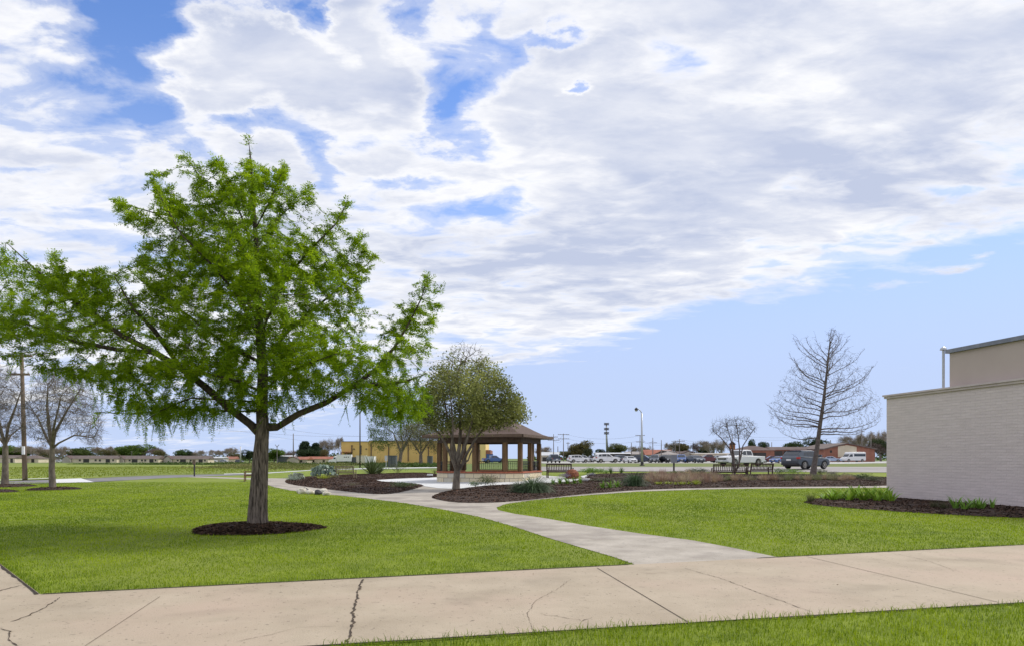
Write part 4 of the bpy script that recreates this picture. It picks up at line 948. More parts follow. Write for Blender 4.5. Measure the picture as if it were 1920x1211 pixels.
# ------------------------------------------------------------------ painted brick building on the right
def building():
    A = Vector((15.2, 27.7)); d = Vector((1.15, -5.9)).normalized(); nrm = Vector((-d.y, d.x)) # points to +x side
    if nrm.x < 0: nrm = -nrm
    L = 11.6; D = 13; g = thing('brick_building', (A.x, A.y, 0), 0, 'pale taupe painted brick building with stepped flat roof at the right edge', 'building')
    def rect(s0, s1, t0, t1): return [tuple(d*s+nrm*t) for s, t in ((s0, t0), (s1, t0), (s1, t1), (s0, t1))]
    w = MB().prism(rect(0, L, 0, D), -.1, 4.10).build('brick_wall', M['pbrick'], g); uvauto(w)
    MB().prism(rect(-.10, L+.1, -.12, D+.1), 4.104, 4.17).build('roof_edge', M['trimpaint'], g)
    MB().prism(rect(-.06, L+.06, -.07, D+.06), 4.02, 4.10).build('soffit_trim', M['trimpaint'], g)
    u = MB().prism(rect(2.75, L, .35, D), 4.172, 5.46).build('upper_wall', M['upper'], g)
    MB().prism(rect(2.66, L+.05, .24, D+.05), 5.463, 5.60).build('metal_coping', M['coping'], g)
    p = d*2.5+nrm*.32
    pm = MB().tube([(p.x, p.y, 4.172), (p.x, p.y, 5.62)], .045, 10); pm.build('vent_pipe', M['steel'], g)
    MB().lathe([(.04, 0), (.12, .02), (.10, .09), (.02, .15)], 10, 'z', (p.x, p.y, 5.60)).build('vent_hood', M['steel'], g)
building()

# ------------------------------------------------------------------ benches
def bench_proto(L, m, arms=True, name='park_bench', vertical=True):
    g = thing(name); mb = MB()
    for k in range(5): mb.box(-L/2+.04, L/2-.04, -.22+k*.095, -.15+k*.095, .42, .445)
    mb.box(-L/2+.03, L/2-.03, -.235, -.215, .36, .418); mb.build('seat', M[m], g)
    mb = MB(); tilt = lambda z: .24+(z-.42)*.22
    mb.bar((-L/2+.05, tilt(.9), .9), (L/2-.05, tilt(.9), .9), .04, .09); mb.bar((-L/2+.05, tilt(.50), .50), (L/2-.05, tilt(.50), .50), .04, .06)
    n = int(L/.115)
    for k in range(1, n): x = -L/2+L*k/n; mb.bar((x, tilt(.5), .5), (x, tilt(.88), .88), .05, .02)
    mb.build('backrest', M[m], g)
    for sx in (-1, 1):
        x = sx*(L/2-.03)
        MB().bar((x, -.22, 0), (x, -.22, .64), .06).build('leg', M[m], g)
        mb = MB().bar((x, .24, 0), (x, .24, .45), .06); mb.bar((x, .24, .44), (x, tilt(.95), .95), .06); mb.build('leg', M[m], g)
        MB().bar((x, -.27, .655), (x, .28, .655), .07, .03).build('armrest', M[m], g)
        MB().bar((x, -.2, .38), (x, .22, .38), .045).build('side_rail', M[m], g)
    return g
def place(o, px, py, rz, label, cat='bench', group=None, sc=1, lift=0):
    p = G(px, py); o.location = (p[0], p[1], p[2]+lift); o.rotation_euler = (0, 0, rz); o.scale = (sc, sc, sc); tag(o, label, cat, group); return o
place(bench_proto(1.5, 'teak'), 466, 901.5, R(-72), 'brown wooden bench seen end on, behind the big cypress trunk', sc=1.05)
place(bench_proto(1.5, 'grey_teak'), 649, 897.5, R(172), 'weathered grey wooden bench in the left mulch bed beside the cactus', lift=.08)
place(bench_proto(1.75, 'dark_teak'), 1050, 895.5, R(8), 'dark slatted bench facing the gazebo, left of the rusty ball', lift=.02, sc=1.05)
place(bench_proto(2.3, 'dark_teak'), 1368, 896, R(176), 'longer dark slatted bench under the crape myrtle', group='pair of dark benches in the right bed', sc=1.05)
place(bench_proto(1.9, 'dark_teak'), 1424, 892.5, R(196), 'shorter dark slatted bench, right one of the touching pair', group='pair of dark benches in the right bed', sc=1.0)

# ------------------------------------------------------------------ vehicles
def insetp(poly, b):
    n = len(poly); A = sum(poly[i][0]*poly[(i+1) % n][1]-poly[(i+1) % n][0]*poly[i][1] for i in range(n)); sg = 1 if A > 0 else -1; out = []
    for i in range(n):
        p0, p1, p2 = Vector(poly[i-1]), Vector(poly[i]), Vector(poly[(i+1) % n]); e1 = (p1-p0).normalized(); e2 = (p2-p1).normalized()
        n1 = Vector((-e1.y, e1.x))*sg; n2 = Vector((-e2.y, e2.x))*sg; v = n1+n2
        if v.length < .2: v = n1
        v.normalize(); out.append(tuple(p1+v*b))
    return out
def slab(poly, W, b=.05, wf=lambda x, z: 1.0):
    """side outline (x,z) given width W with soft edges"""
    mb = MB(); n = len(poly); q = insetp(poly, b*.7); V = []
    for pl, y in ((q, -W/2), (poly, -W/2+b), (poly, W/2-b), (q, W/2)):
        V += [(x, y*wf(x, z), z) for x, z in pl]
    Fs = [tuple(range(n)), tuple(reversed(range(3*n, 4*n)))]
    for k in range(3):
        for i in range(n): Fs.append((k*n+i, (k+1)*n+i, (k+1)*n+(i+1) % n, k*n+(i+1) % n))
    return mb.add(V, Fs)
def arch(cx, r, z0, n=9): return [(cx-r*math.cos(math.pi*k/n), z0+r*math.sin(math.pi*k/n)) for k in range(n+1)]
def wheel(g, x, y, r, w=.22):
    o = thing('wheel_hub'); bpy.data.objects.remove(o)
    wmb = MB().lathe([(r*.60, -w/2), (r*.92, -w/2), (r, -w/2+.04), (r, w/2-.04), (r*.92, w/2), (r*.60, w/2)], 20, 'y'); t = wmb.build('wheel', M['tyre'], g, smooth=False)
    t.location = (x, y, r); s = 1 if y > 0 else -1
    mb = MB().lathe([(r*.63, s*w*.30), (r*.63, s*w*.36)], 20, 'y')
    for k in range(5):
        a = k*2*math.pi/5; mb.bar((0, s*w*.44, 0), (r*.6*math.cos(a), s*w*.44, r*.6*math.sin(a)), r*.20, w*.14)
    mb.lathe([(r*.66, s*w*.40), (r*.66, s*w*.52), (r*.58, s*w*.52), (r*.58, s*w*.40)], 20, 'y')
    mb.build('rim', M['rim'], t)
KINDS = {
 'hatch': dict(L=4.35, W=1.84, wb=(-1.26, 1.38), r=.37, low=lambda a: [(-2.10, .50), (-2.16, .74), (-2.12, 1.02), (-1.95, 1.14), (-.9, 1.08), (.6, 1.03), (1.05, 1.03), (1.75, .97), (2.06, .84), (2.16, .62), (2.12, .34)],
   cab=[(-2.02, 1.06), (-1.92, 1.22), (-1.55, 1.55), (-1.60, 1.60), (-.9, 1.62), (-.1, 1.63), (.35, 1.56), (1.20, 1.00)], glass=[[(-1.38, 1.20), (-1.18, 1.44), (-1.02, 1.46), (-1.02, 1.17)], [(-.95, 1.16), (-.95, 1.47), (-.10, 1.51), (-.10, 1.12)], [(-.03, 1.11), (-.03, 1.51), (.30, 1.47), (.86, 1.08)]], rear=(1, 2), front=(6, 7)),
 'suv': dict(L=4.6, W=1.86, wb=(-1.30, 1.42), r=.36, low=lambda a: [(-2.28, .42), (-2.30, .72), (-2.24, 1.02), (1.05, 1.06), (1.95, .98), (2.24, .86), (2.30, .62), (2.26, .32)],
   cab=[(-2.14, 1.0), (-1.96, 1.50), (-1.80, 1.62), (-.2, 1.70), (.25, 1.66), (1.12, 1.05)], glass=[[(-1.75, 1.14), (-1.62, 1.50), (-1.15, 1.56), (-1.15, 1.14)], [(-1.07, 1.14), (-1.07, 1.57), (-.22, 1.59), (-.22, 1.14)], [(-.14, 1.13), (-.14, 1.59), (.20, 1.57), (.82, 1.12)]], rear=(0, 1), front=(4, 5)),
 'sedan': dict(L=4.7, W=1.82, wb=(-1.38, 1.40), r=.33, low=lambda a: [(-2.33, .40), (-2.35, .70), (-2.28, .98), (1.0, .96), (1.95, .88), (2.28, .74), (2.34, .55), (2.30, .28)],
   cab=[(-1.85, .96), (-1.15, 1.38), (-.5, 1.46), (.15, 1.44), (1.05, .95)], glass=[[(-1.35, 1.05), (-1.02, 1.31), (-.45, 1.36), (-.45, 1.05)], [(-.37, 1.05), (-.37, 1.37), (.12, 1.36), (.75, 1.03)]], rear=(0, 1), front=(3, 4)),
 'pickup': dict(L=5.8, W=1.98, wb=(-1.78, 1.85), r=.41, low=lambda a: [(-2.86, .58), (-2.90, .75), (-2.88, 1.16), (-1.0, 1.20), (1.0, 1.22), (1.4, 1.22), (2.45, 1.14), (2.78, 1.02), (2.86, .72), (2.82, .46)],
   cab=[(-1.02, 1.20), (-.92, 1.70), (-.78, 1.86), (-.2, 1.90), (.42, 1.86), (1.28, 1.22)], glass=[[(-.84, 1.30), (-.76, 1.70), (-.62, 1.76), (-.04, 1.78), (-.04, 1.30)], [(.05, 1.30), (.05, 1.78), (.38, 1.75), (.98, 1.29)]], rear=(0, 1), front=(4, 5)),
}
def make_car(kind):
    k = KINDS[kind]; g = thing(('pickup_truck' if kind == 'pickup' else 'parked_car')); W = k['W']; r = k['r']; x0, x1 = k['wb']; z0 = .30 if kind != 'pickup' else .42
    top = k['low'](0); bot = []
    for cx in (x1, x0):
        a = arch(cx, r+.075, z0); a = [(x, z if z > z0 else z0) for x, z in a]; bot += list(reversed(a))
    poly = top+bot; poly = poly[::-1]
    wf = lambda x, z: 1-.05*max(0, abs(x)/(k['L']/2)-.6)*2.5
    slab(poly, W, .07, wf).build('body', M['paint'], g)
    zb = k['cab'][0][1]; cw = lambda x, z: 1-.26*max(0, z-zb-.02)
    slab(k['cab'][::-1], W*.955, .06, cw).build('cabin', M['paint'], g)
    MB().box(-k['L']/2+.25, k['L']/2-.25, -W/2+.12, W/2-.12, .24 if kind != 'pickup' else .34, z0+.22).build('underbody', M['trim'], g)
    for gl in k['glass']:
        for s in (-1, 1):
            V = [(x, s*(W*.955/2*cw(x, z)+.004), z) for x, z in gl]; n = len(V)
            V2 = [(x, y-s*.02, z) for x, y, z in V]
            MB().add(V+V2, [tuple(range(n)), tuple(reversed(range(n, 2*n)))]+[(i, (i+1) % n, n+(i+1) % n, n+i) for i in range(n)]).build('side_window', M['glass'], g)
    for nm, (i, j) in (('rear_window', k['rear']), ('windscreen', k['front'])):
        p, q = Vector(k['cab'][i]), Vector(k['cab'][j])
        e = (q-p); nn = Vector((-e.y, e.x)).normalized()
        if nm == 'rear_window' and nn.x > 0: nn = -nn
        if nm == 'windscreen' and nn.x < 0: nn = -nn
        V = []
        for t, o in ((.12, .012), (.9, .012), (.9, -.01), (.12, -.01)):
            c = p+e*t+nn*o
            for s in (-1, 1): V.append((c.x, s*(W*.955/2*cw(c.x, c.y)-.11), c.y))
        MB().add(V, [(0, 1, 3, 2), (2, 3, 5, 4), (4, 5, 7, 6), (6, 7, 1, 0), (0, 2, 4, 6), (1, 7, 5, 3)]).build(nm, M['glass'], g)
    Lh = k['L']/2
    for s in (-1, 1):
        for x in (x0, x1): wheel(g, x, s*(W/2-.12), r)
        hz = .70 if kind != 'pickup' else .92
        MB().box(Lh-.20, Lh-.015, s*W*.42-.16, s*W*.42+.06 if s > 0 else s*W*.42+.16, hz-.02, hz+.13).build('headlight', M['lens'], g, bevel=.02)
        tz = .92 if kind in ('suv', 'hatch') else (.78 if kind == 'sedan' else .88)
        MB().box(-Lh-.012, -Lh+.22, s*(W*.475)-.13, s*(W*.475)+.13 if s < 0 else s*W*.475+.0, tz-.04, tz+.13).build('taillight', M['redlens'], g, bevel=.02)
        MB().box(.62 if kind != 'pickup' else .8, .80 if kind != 'pickup' else .95, s*(W/2+.10)-.09, s*(W/2+.10)+.09, zb+.03, zb+.19).build('wing_mirror', M['paint'], g, bevel=.03)
    if kind == 'pickup':
        MB().box(-2.80, -1.12, -W/2+.12, W/2-.12, 1.10, 1.225).build('cargo_bed', M['trim'], g)
        MB().box(Lh-.03, Lh+.03, -.62, .62, .78, 1.02).build('grille', M['trim'], g)
        mb = MB().box(Lh+.032, Lh+.045, -.62, .62, .88, .92); mb.build('grille_bar', M['rim'], g)
        MB().box(Lh-.10, Lh+.10, -W/2+.04, W/2-.04, .50, .70).build('front_bumper', M['steel'], g, bevel=.04)
        MB().box(-Lh-.10, -Lh+.06, -W/2+.06, W/2-.06, .52, .70).build('rear_bumper', M['steel'], g, bevel=.04)
    else:
        MB().box(Lh-.06, Lh+.015, -.5, .5, .40, .62).build('grille', M['trim'], g)
        MB().box(-Lh-.03, -Lh+.1, -W/2+.14, W/2-.14, .36, .52).build('rear_bumper', M['trim'], g, bevel=.02)
    for s in (-1, 1): MB().box(s*(Lh+(.105 if kind == 'pickup' else .035))-.01, s*(Lh+(.105 if kind == 'pickup' else .035))+.01, -.24, .24, .56 if s > 0 else .74, .70 if s > 0 else .88).build('number_plate', M['plate'], g)
    return Proto(g)
CARS = {k: make_car(k) for k in KINDS}
WHT = (.75, .75, .76); BLK = (.015, .017, .022); NVY = (.025, .035, .07); DGY = (.07, .085, .11); MAR = (.11, .015, .02); BLU = (.06, .13, .36); SIL = (.40, .42, .45); LBL = (.38, .46, .62); TEA = (.15, .3, .36)
# heading: angle of the car's nose from +X (0 = nose to the right, -90 = nose to the camera)
def car(kind, px, py, hd, color, label, sc=1.0, group=None, name=None):
    p = G(px, py); o = CARS[kind].put((p[0], p[1], p[2]+.03), R(hd), sc, label, 'pickup truck' if kind == 'pickup' else 'car', group, color)
    o.name = 'pickup_truck' if kind == 'pickup' else 'parked_car'; return o
car('pickup', 1389, 874.0, 207, WHT, 'white crew cab pickup truck facing left behind the two dark benches')
car('hatch', 1510, 879.3, 30, (.05, .065, .09), 'dark grey hatchback with roof sheen behind the bare cypress trunk', .98)
GC = 'cars parked in the far lot'
for a in [('pickup', 1038, 867.5, 100, NVY, 'dark navy pickup nearest the gazebo, tail to the camera', .95), ('suv', 1084, 867, 12, WHT, 'smaller white car parked under the olive yellow tree'),
          ('suv', 1094, 866.2, 5, SIL, 'silver car half hidden behind the smaller white one'), ('suv', 1137, 867, 10, WHT, 'long white car with dark windows left of the lamp post', 1.18),
          ('suv', 1158, 866.2, -150, DGY, 'dark grey car just right of the long white one'), ('sedan', 1181, 867.4, -80, WHT, 'small white car facing the camera, left of the lamp post', .95),
          ('sedan', 1192, 866.6, -120, BLK, 'black car directly left of the lamp post'), ('suv', 1207, 866.9, -20, NVY, 'dark navy car directly right of the lamp post'),
          ('sedan', 1216, 865.7, 10, TEA, 'teal car behind the dark car by the lamp post'), ('suv', 1228, 867.2, -105, DGY, 'dark grey car facing the camera under the red roof'),
          ('sedan', 1241, 866.8, -70, (.09, .02, .02), 'dark red car squeezed between two dark cars under the red roof'), ('suv', 1251, 867.2, -80, BLK, 'black car left of the grey sign on its dark post'),
          ('pickup', 1262, 866.2, -80, SIL, 'silver pickup behind the grey sign post', .9), ('suv', 1277, 867, -100, BLU, 'bright blue car right of the grey sign post', 1.05),
          ('sedan', 1290, 866.3, -90, BLK, 'black car tucked behind the bright blue one'), ('sedan', 1303, 867.2, -75, DGY, 'dark grey low car left of the maroon pickup', 1.1),
          ('pickup', 1327, 867, 185, MAR, 'maroon pickup left of the white pickup truck', .95), ('suv', 1346, 866, 170, SIL, 'silver car peeking out over the bonnet of the white pickup'),
          ('suv', 1446, 866.8, 170, MAR, 'maroon car just right of the white pickup tailgate', .9), ('sedan', 1460, 867.6, -140, BLU, 'blue car between white pickup and dark grey hatchback', .95),
          ('sedan', 1560, 865.8, -25, LBL, 'pale blue sedan right of the bare cypress trunk', 1.0), ('suv', 1574, 864.8, -12, WHT, 'white car in front of the shuttle bus'),
          ('suv', 1551, 864.4, -20, SIL, 'silver car behind the pale blue sedan'), ('sedan', 1170, 865.4, 0, BLK, 'black car in the second row under the long flat roof'),
          ('sedan', 1236, 865.3, 0, BLU, 'blue car in the second row, far behind under the red roof'), ('suv', 1312, 865.4, 0, MAR, 'dark red car in the second row behind the maroon pickup'),
          ('suv', 1120, 866.1, 10, BLK, 'black car mostly hidden behind the long white one'), ('suv', 1498, 865, 0, WHT, 'white car behind the dark grey hatchback roof'),
          ('sedan', 1476, 865.4, 0, WHT, 'white car behind the left end of the dark grey hatchback')]:
    car(*a[:6], *(a[6:] or [1.0]), group=GC)
for px, Y, c, lb in [(400, 440, WHT, 'white car at the right end of the third long house'), (420, 430, SIL, 'silver car parked left of the white steel pole'), (113, 420, WHT, 'white van like car left of the grey gable house'), (449, 400, DGY, 'grey car right of the white steel pole')]:
    p = gp(px, Y); o = CARS['suv'].put(p, R(RNG.uniform(-20, 20)), 1.1, lb, 'car', 'cars by the far houses', c); o.name = 'parked_car'
p = gp(926, 170); o = CARS['pickup'].put(p, R(20), 1.0, 'blue pickup seen through the gazebo', 'pickup truck', None, BLU); o.name = 'pickup_truck'

def shuttle():
    p = G(1600, 865.4); g = thing('shuttle_bus', p, R(196), 'white shuttle bus with a dark window band in front of the brick gable', 'bus')
    slab([(-3.2, .45), (-3.25, .9), (-3.2, 2.6), (-3.0, 2.75), (1.6, 2.75), (1.95, 2.55), (2.05, 2.2), (2.65, 1.45), (3.4, 1.15), (3.55, .9), (3.5, .4)]+[(x, z) for cx in (2.45, -2.05) for x, z in reversed(arch(cx, .45, .4))], 2.2, .08).build('body', M['paint'], g)
    for s in (-1, 1):
        MB().box(-3.05, .75, s*1.105-.01, s*1.105+.01, 1.55, 2.25).build('window_band', M['glass'], g)
        MB().add([(1.2, s*1.11, 1.45), (2.45, s*1.11, 1.45), (1.95, s*1.11, 2.15), (1.2, s*1.11, 2.15)], [(0, 1, 2, 3)]).build('side_window', M['glass'], g)
        for x in (2.45, -2.05): wheel(g, x, s*.98, .38)
    MB().add([(2.1, -.95, 2.16), (2.1, .95, 2.16), (2.67, .95, 1.50), (2.67, -.95, 1.50)], [(0, 1, 2, 3)]).build('windscreen', M['glass'], g)
    MB().box(-3.29, -3.24, -.6, .6, .7, 1.3).build('rear_panel', M['bluebox'], g)
    for ch in g.children_recursive: ch.color = (*WHT, 1)
    g.scale = (.98, .98, .98)
shuttle()

def semi():
    p = gp(640, 262); g = thing('delivery_truck', p, R(182), 'white box truck with a long cargo body at the warehouse dock', 'truck'); s_ = .92
    MB().box(-4.0, 1.6, -1.25, 1.25, 1.0, 3.6).build('cargo_box', M['white'], g, bevel=.04)
    slab([(1.7, .6), (1.7, 2.6), (2.2, 3.1), (2.7, 2.75), (3.1, 1.9), (4.5, 1.6), (4.7, .6)], 2.3, .08).build('cab', M['white'], g)
    MB().add([(2.72, -1.0, 2.7), (2.72, 1.0, 2.7), (3.12, 1.0, 1.95), (3.12, -1.0, 1.95)], [(0, 1, 2, 3)]).build('windscreen', M['glass'], g)
    for s in (-1, 1):
        MB().box(1.95, 2.75, s*1.155-.01, s*1.155+.01, 1.9, 2.5).build('side_window', M['glass'], g)
        for x in (3.9, -2.2, -3.2): wheel(g, x, s*1.1, .5)
    MB().box(-4, 4.3, -.9, .9, .55, .99).build('chassis', M['trim'], g)
    mb = MB()
    for x in (-3.2, -2.4, -1.7): mb.box(x, x+.5, 1.252, 1.262, 2.5, 2.8)
    mb.build('lettering', M['darksteel'], g)
semi()

# ------------------------------------------------------------------ far buildings
def gable_house(px0, px1, ytop, yeave, Y, label, hip=False, wall='hwall', roof='hroof', depth=9, wins=(), gableend=0, group=None, name='house', cat='house', nwin=None, openings=()):
    x0 = (px0-HX)/F*Y; x1 = (px1-HX)/F*Y; zg = float(gz((x0+x1)/2, Y)); zt = CH+(HY-ytop)/F*Y; ze = CH+(HY-yeave)/F*Y; w = x1-x0
    g = thing(name, ((x0+x1)/2, Y+depth/2, zg), 0, label, cat, group); H = ze-zg; T = zt-zg
    MB().box(-w/2, w/2, -depth/2, depth/2, -.1, H).build('wall', M[wall], g)
    o = .5; mb = MB(); hx = w/2-(depth*.4 if hip else -o)
    V = [(-w/2-o, -depth/2-o, H+.003), (w/2+o, -depth/2-o, H+.003), (w/2+o, depth/2+o, H+.003), (-w/2-o, depth/2+o, H+.003), (-hx, 0, T), (hx, 0, T)]
    mb.add(V, [(0, 1, 2, 3), (0, 1, 5, 4), (2, 3, 4, 5), (1, 2, 5), (3, 0, 4)]); mb.build('roof', M[roof], g)
    if gableend:  # a projecting gable at the left end, as on the far row
        gw = gableend; gx = -w/2+gw/2; V = [(gx-gw/2, -depth/2-1.6, -.1), (gx+gw/2, -depth/2-1.6, -.1), (gx+gw/2, -depth/2-1.6, H), (gx, -depth/2-1.6, H+(T-H)*.9), (gx-gw/2, -depth/2-1.6, H)]
        V += [(x, -depth/2+.0, z) for x, y, z in V]; n = 5
        MB().add(V, [tuple(range(5)), tuple(reversed(range(5, 10)))]+[(i, (i+1) % n, n+(i+1) % n, n+i) for i in range(n)]).build('gable_wing', M['hgable'], g)
        e = .35; R0 = (gx, H+(T-H)*.9+.12); mb = MB()
        for s in (-1, 1):
            a = (gx+s*(gw/2+e), H-.12); V = []
            for y in (-depth/2-1.9, 0): V += [(a[0], y, a[1]), (R0[0], y, R0[1]), (R0[0], y, R0[1]+.15), (a[0], y, a[1]+.15)]
            mb.add(V, [(0, 1, 2, 3), (7, 6, 5, 4), (0, 4, 5, 1), (1, 5, 6, 2), (2, 6, 7, 3), (3, 7, 4, 0)])
        mb.build('gable_roof', M['brownroof'], g)
    for i, (t, ww, a, b, nm) in enumerate(openings):
        cx = -w/2+w*t; MB().box(cx-ww/2, cx+ww/2, -depth/2-.05, -depth/2+.05, H*a, H*b).build(nm, M['shade'], g)
    return g
rowop = [(.30, 1.2, .35, .85, 'window'), (.42, 3.6, 0.0, .92, 'porch'), (.60, 1.2, .35, .85, 'window'), (.68, 1.2, .3, .85, 'window'), (.83, 2.6, 0, .92, 'porch'), (.93, 1.0, .35, .85, 'window')]
GH = 'low cream houses beyond the field'
gable_house(-60, 28, 852.5, 858, 400, 'cream house cut by the left edge of the photo', openings=[(.8, 1.2, .3, .85, 'window'), (.93, 1.5, 0, .9, 'door')], group=GH)
gable_house(37, 72, 852.8, 859, 410, 'cream house just right of the brown utility pole', openings=[(.2, 1.2, .3, .85, 'window'), (.7, 1.8, 0, .9, 'door')], group=GH, hip=True)
gable_house(73, 94, 857, 860.5, 430, 'smallest cream house, behind the bare tree trunk', openings=[(.5, 1.2, .3, .85, 'window')], group=GH)
gable_house(120, 219, 853.2, 859.2, 415, 'long cream house with the leftmost grey gable', gableend=4.8, openings=rowop, group=GH)
gable_house(220, 297, 853.4, 859.6, 420, 'long cream house below the largest round tree', gableend=4.6, openings=rowop, group=GH)
gable_house(309, 390, 853.6, 860, 425, 'long cream house with the rightmost grey gable, left of the sign post', gableend=4.8, openings=rowop, group=GH)
gable_house(391, 418, 855.8, 858, 450, 'low grey flat roofed shed right of the long cream houses', roof='metalroof', wall='hgable', openings=[(.3, 2, 0, .7, 'door')], name='shed', cat='shed')
gable_house(420, 440, 855, 860, 470, 'small tan shed beside the white steel pole', roof='brickfar', name='shed', cat='shed')
gable_house(540, 575, 855.5, 860.6, 300, 'brown roofed house right of the cypress trunk', roof='redroof', wall='hgable', gableend=5, openings=[(.7, 1, .3, .8, 'window')])
gable_house(574, 640, 855, 859.8, 310, 'long low house with a reddish roof left of the white truck', roof='redroof', wall='cream', openings=[(.2, 1, .3, .8, 'window'), (.5, 1, .3, .8, 'window'), (.75, 1, .3, .8, 'window')])
gable_house(520, 556, 852.8, 855.0, 380, 'flat pale roofed building behind the brown roofed house', roof='metalroof', wall='greybox', name='building', cat='building')
# tan warehouse
def warehouse():
    Y = 285; z = lambda y: CH+(HY-y)/F*Y; X = lambda p: (p-HX)/F*Y; zg = float(gz(X(760), Y)); g = thing('warehouse', (X(760), Y, zg), 0, 'long tan warehouse with dark downpipes left of the gazebo', 'warehouse'); ox = X(760)
    hz = z(827.6)-zg
    MB().box(X(640)-ox, X(691)-ox, 0, 40, -1, hz).build('wall', M['tanwall'], g)
    MB().box(X(691)-ox, X(820)-ox, .6, 40, -1, z(826.2)-zg).build('wall', M['tanwall'], g)
    MB().box(X(820)-ox, X(911)-ox, -3, 40, -1, z(826)-zg).build('wall', M['tanwall_lit'], g)  # same tan building; this face is coloured brighter as if sunlit
    MB().box(X(911.2)-ox, X(920)-ox, -2, 30, -1, z(843)-zg).build('wall', M['brickfar'], g)
    MB().box(X(639.6)-ox, X(691.3)-ox, -.25, 40.2, hz+.003, hz+.25).build('parapet', M['greyroof'], g)
    MB().box(X(691.4)-ox, X(820)-ox, .35, 40.2, z(826.2)-zg+.003, z(826.2)-zg+.25).build('parapet', M['greyroof'], g)
    for px, yt, yb in [(660, 835.5, 849), (677, 836, 851), (695.5, 834, 855), (728.5, 834, 855), (765, 834, 864), (803, 838, 863), (849, 842, 864), (900, 845, 864)]:
        yy = -.35 if px < 691 else (.25 if px < 820 else -3.35)
        mb = MB().box(X(px)-ox-.17, X(px)-ox+.17, yy, yy+.3, z(yb)-zg, z(yt)-zg); mb.box(X(px)-ox-.3, X(px)-ox+.3, yy-.1, yy+.3, z(yt)-zg, z(yt)-zg+.35)
        mb.build('downpipe', M['brownroof'], g)
    MB().box(X(643)-ox, X(659)-ox, -4, -.02, z(847.5)-zg, z(846.3)-zg).build('dock_canopy', M['redroof'], g)
    for px in (644, 653): MB().box(X(px)-ox, X(px)-ox+.25, -3.9, -3.65, -1, z(847.6)-zg).build('canopy_post', M['redroof'], g)
    MB().box(X(646)-ox, X(660)-ox, -.1, -.02, -1, z(849)-zg).build('dock_door', M['shade'], g)
    for px, py in [(664, 841), (687, 841), (719, 840.5), (779, 842)]: MB().box(X(px)-ox-.3, X(px)-ox+.3, -.3 if px < 691 else .3, -.02 if px < 691 else .58, z(py)-zg-.2, z(py)-zg+.2).build('wall_lamp', M['darksteel'], g)
warehouse()
def boxthing(name, px0, px1, ytop, Y, dep, m, label, cat, leg=0, extra=None):
    x0 = (px0-HX)/F*Y; x1 = (px1-HX)/F*Y; zg = float(gz((x0+x1)/2, Y)); H = CH+(HY-ytop)/F*Y-zg; w = x1-x0
    g = thing(name, ((x0+x1)/2, Y, zg), 0, label, cat); MB().box(-w/2, w/2, 0, dep, leg, H).build('body', M[m], g, bevel=.04)
    mb = MB(); n = max(2, int(w/1.2))
    for k in range(1, n): mb.box(-w/2+w*k/n-.03, -w/2+w*k/n+.03, -.04, -.003, leg+.1, H-.1)
    mb.build('panel_ribs', M['trim'] if m == 'greybox' else M['upper'], g)
    MB().box(-w/2-.06, w/2+.06, -.08, dep+.06, H+.003, H+.10).build('lid', M[m], g)
    if leg:
        for x in (-w/2+.2, w/2-.2): MB().box(x-.1, x+.1, .2, dep-.2, 0, leg-.003).build('skid', M['darksteel'], g)
    return g
boxthing('storage_container', 667, 684, 853.5, 262, 4, 'cream', 'cream storage container right of the white box truck', 'container', .3)
boxthing('cargo_trailer', 684, 701, 855, 250, 4, 'white', 'white cargo trailer behind the tall wooden pole', 'trailer', .5)
boxthing('dumpster', 656, 668, 856.5, 262, 4, 'greybox', 'dark dumpster between white truck and cream container', 'dumpster', .15)
boxthing('electric_cabinet', 727, 742, 854, 130, 2, 'greybox', 'dark grey cabinet beside the small green sign', 'cabinet', .0)
boxthing('generator_box', 801, 810, 854.5, 250, 3, 'greybox', 'dark box against the warehouse right of the budding tree', 'cabinet', .2)
boxthing('blue_container', 912, 924, 851, 200, 3, 'bluebox', 'blue container seen through the gazebo', 'container', .2)
# right side buildings
ds = [(.3, 2, 0, .7, 'door'), (.6, 1.2, .3, .8, 'window')]
gable_house(1012, 1048, 846.5, 853, 215, 'white metal shed right of the gazebo roof', roof='metalroof', wall='cream', name='shed', cat='shed', openings=ds)
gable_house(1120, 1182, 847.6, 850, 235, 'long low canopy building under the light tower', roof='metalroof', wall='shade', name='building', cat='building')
gable_house(1178, 1212, 845.5, 851, 245, 'grey building behind the lamp post', roof='greyroof', wall='hgable', name='building', cat='building', openings=ds)
gable_house(1212, 1262, 842, 852, 240, 'building with a large red tiled roof', roof='redroof', wall='hgable', name='building', cat='building', openings=ds)
gable_house(1241, 1273, 843, 851.3, 205, 'tan building with a grey hipped roof beside the sign', hip=True, roof='greyroof', wall='hwall', depth=10, name='building', cat='building', openings=ds)
gable_house(1275, 1302, 845, 850.5, 235, 'building with a dark gable right of the grey hipped roof', roof='brownroof', wall='hgable', gableend=5, name='building', cat='building')
gable_house(1300, 1392, 848.3, 850.2, 230, 'long low cream building left of the crape myrtle', roof='hgable', wall='cream', name='building', cat='building', openings=[(.2, 3, 0, .7, 'door'), (.5, 3, 0, .7, 'door')])
gable_house(1388, 1452, 834.5, 843.5, 190, 'wide brown roofed building behind the white pickup', hip=True, roof='brownroof', wall='brickfar', name='building', cat='building', openings=[(.3, 3, .2, .8, 'window'), (.6, 3, .2, .8, 'window')])
gable_house(1450, 1545, 836.5, 842.5, 200, 'long brown roofed brick building behind the grey hatchback', roof='brownroof', wall='brickfar', name='building', cat='building', openings=[(.1, 2.5, .1, .9, 'window'), (.3, 3, .1, .9, 'door'), (.5, 2.5, .1, .9, 'window')])
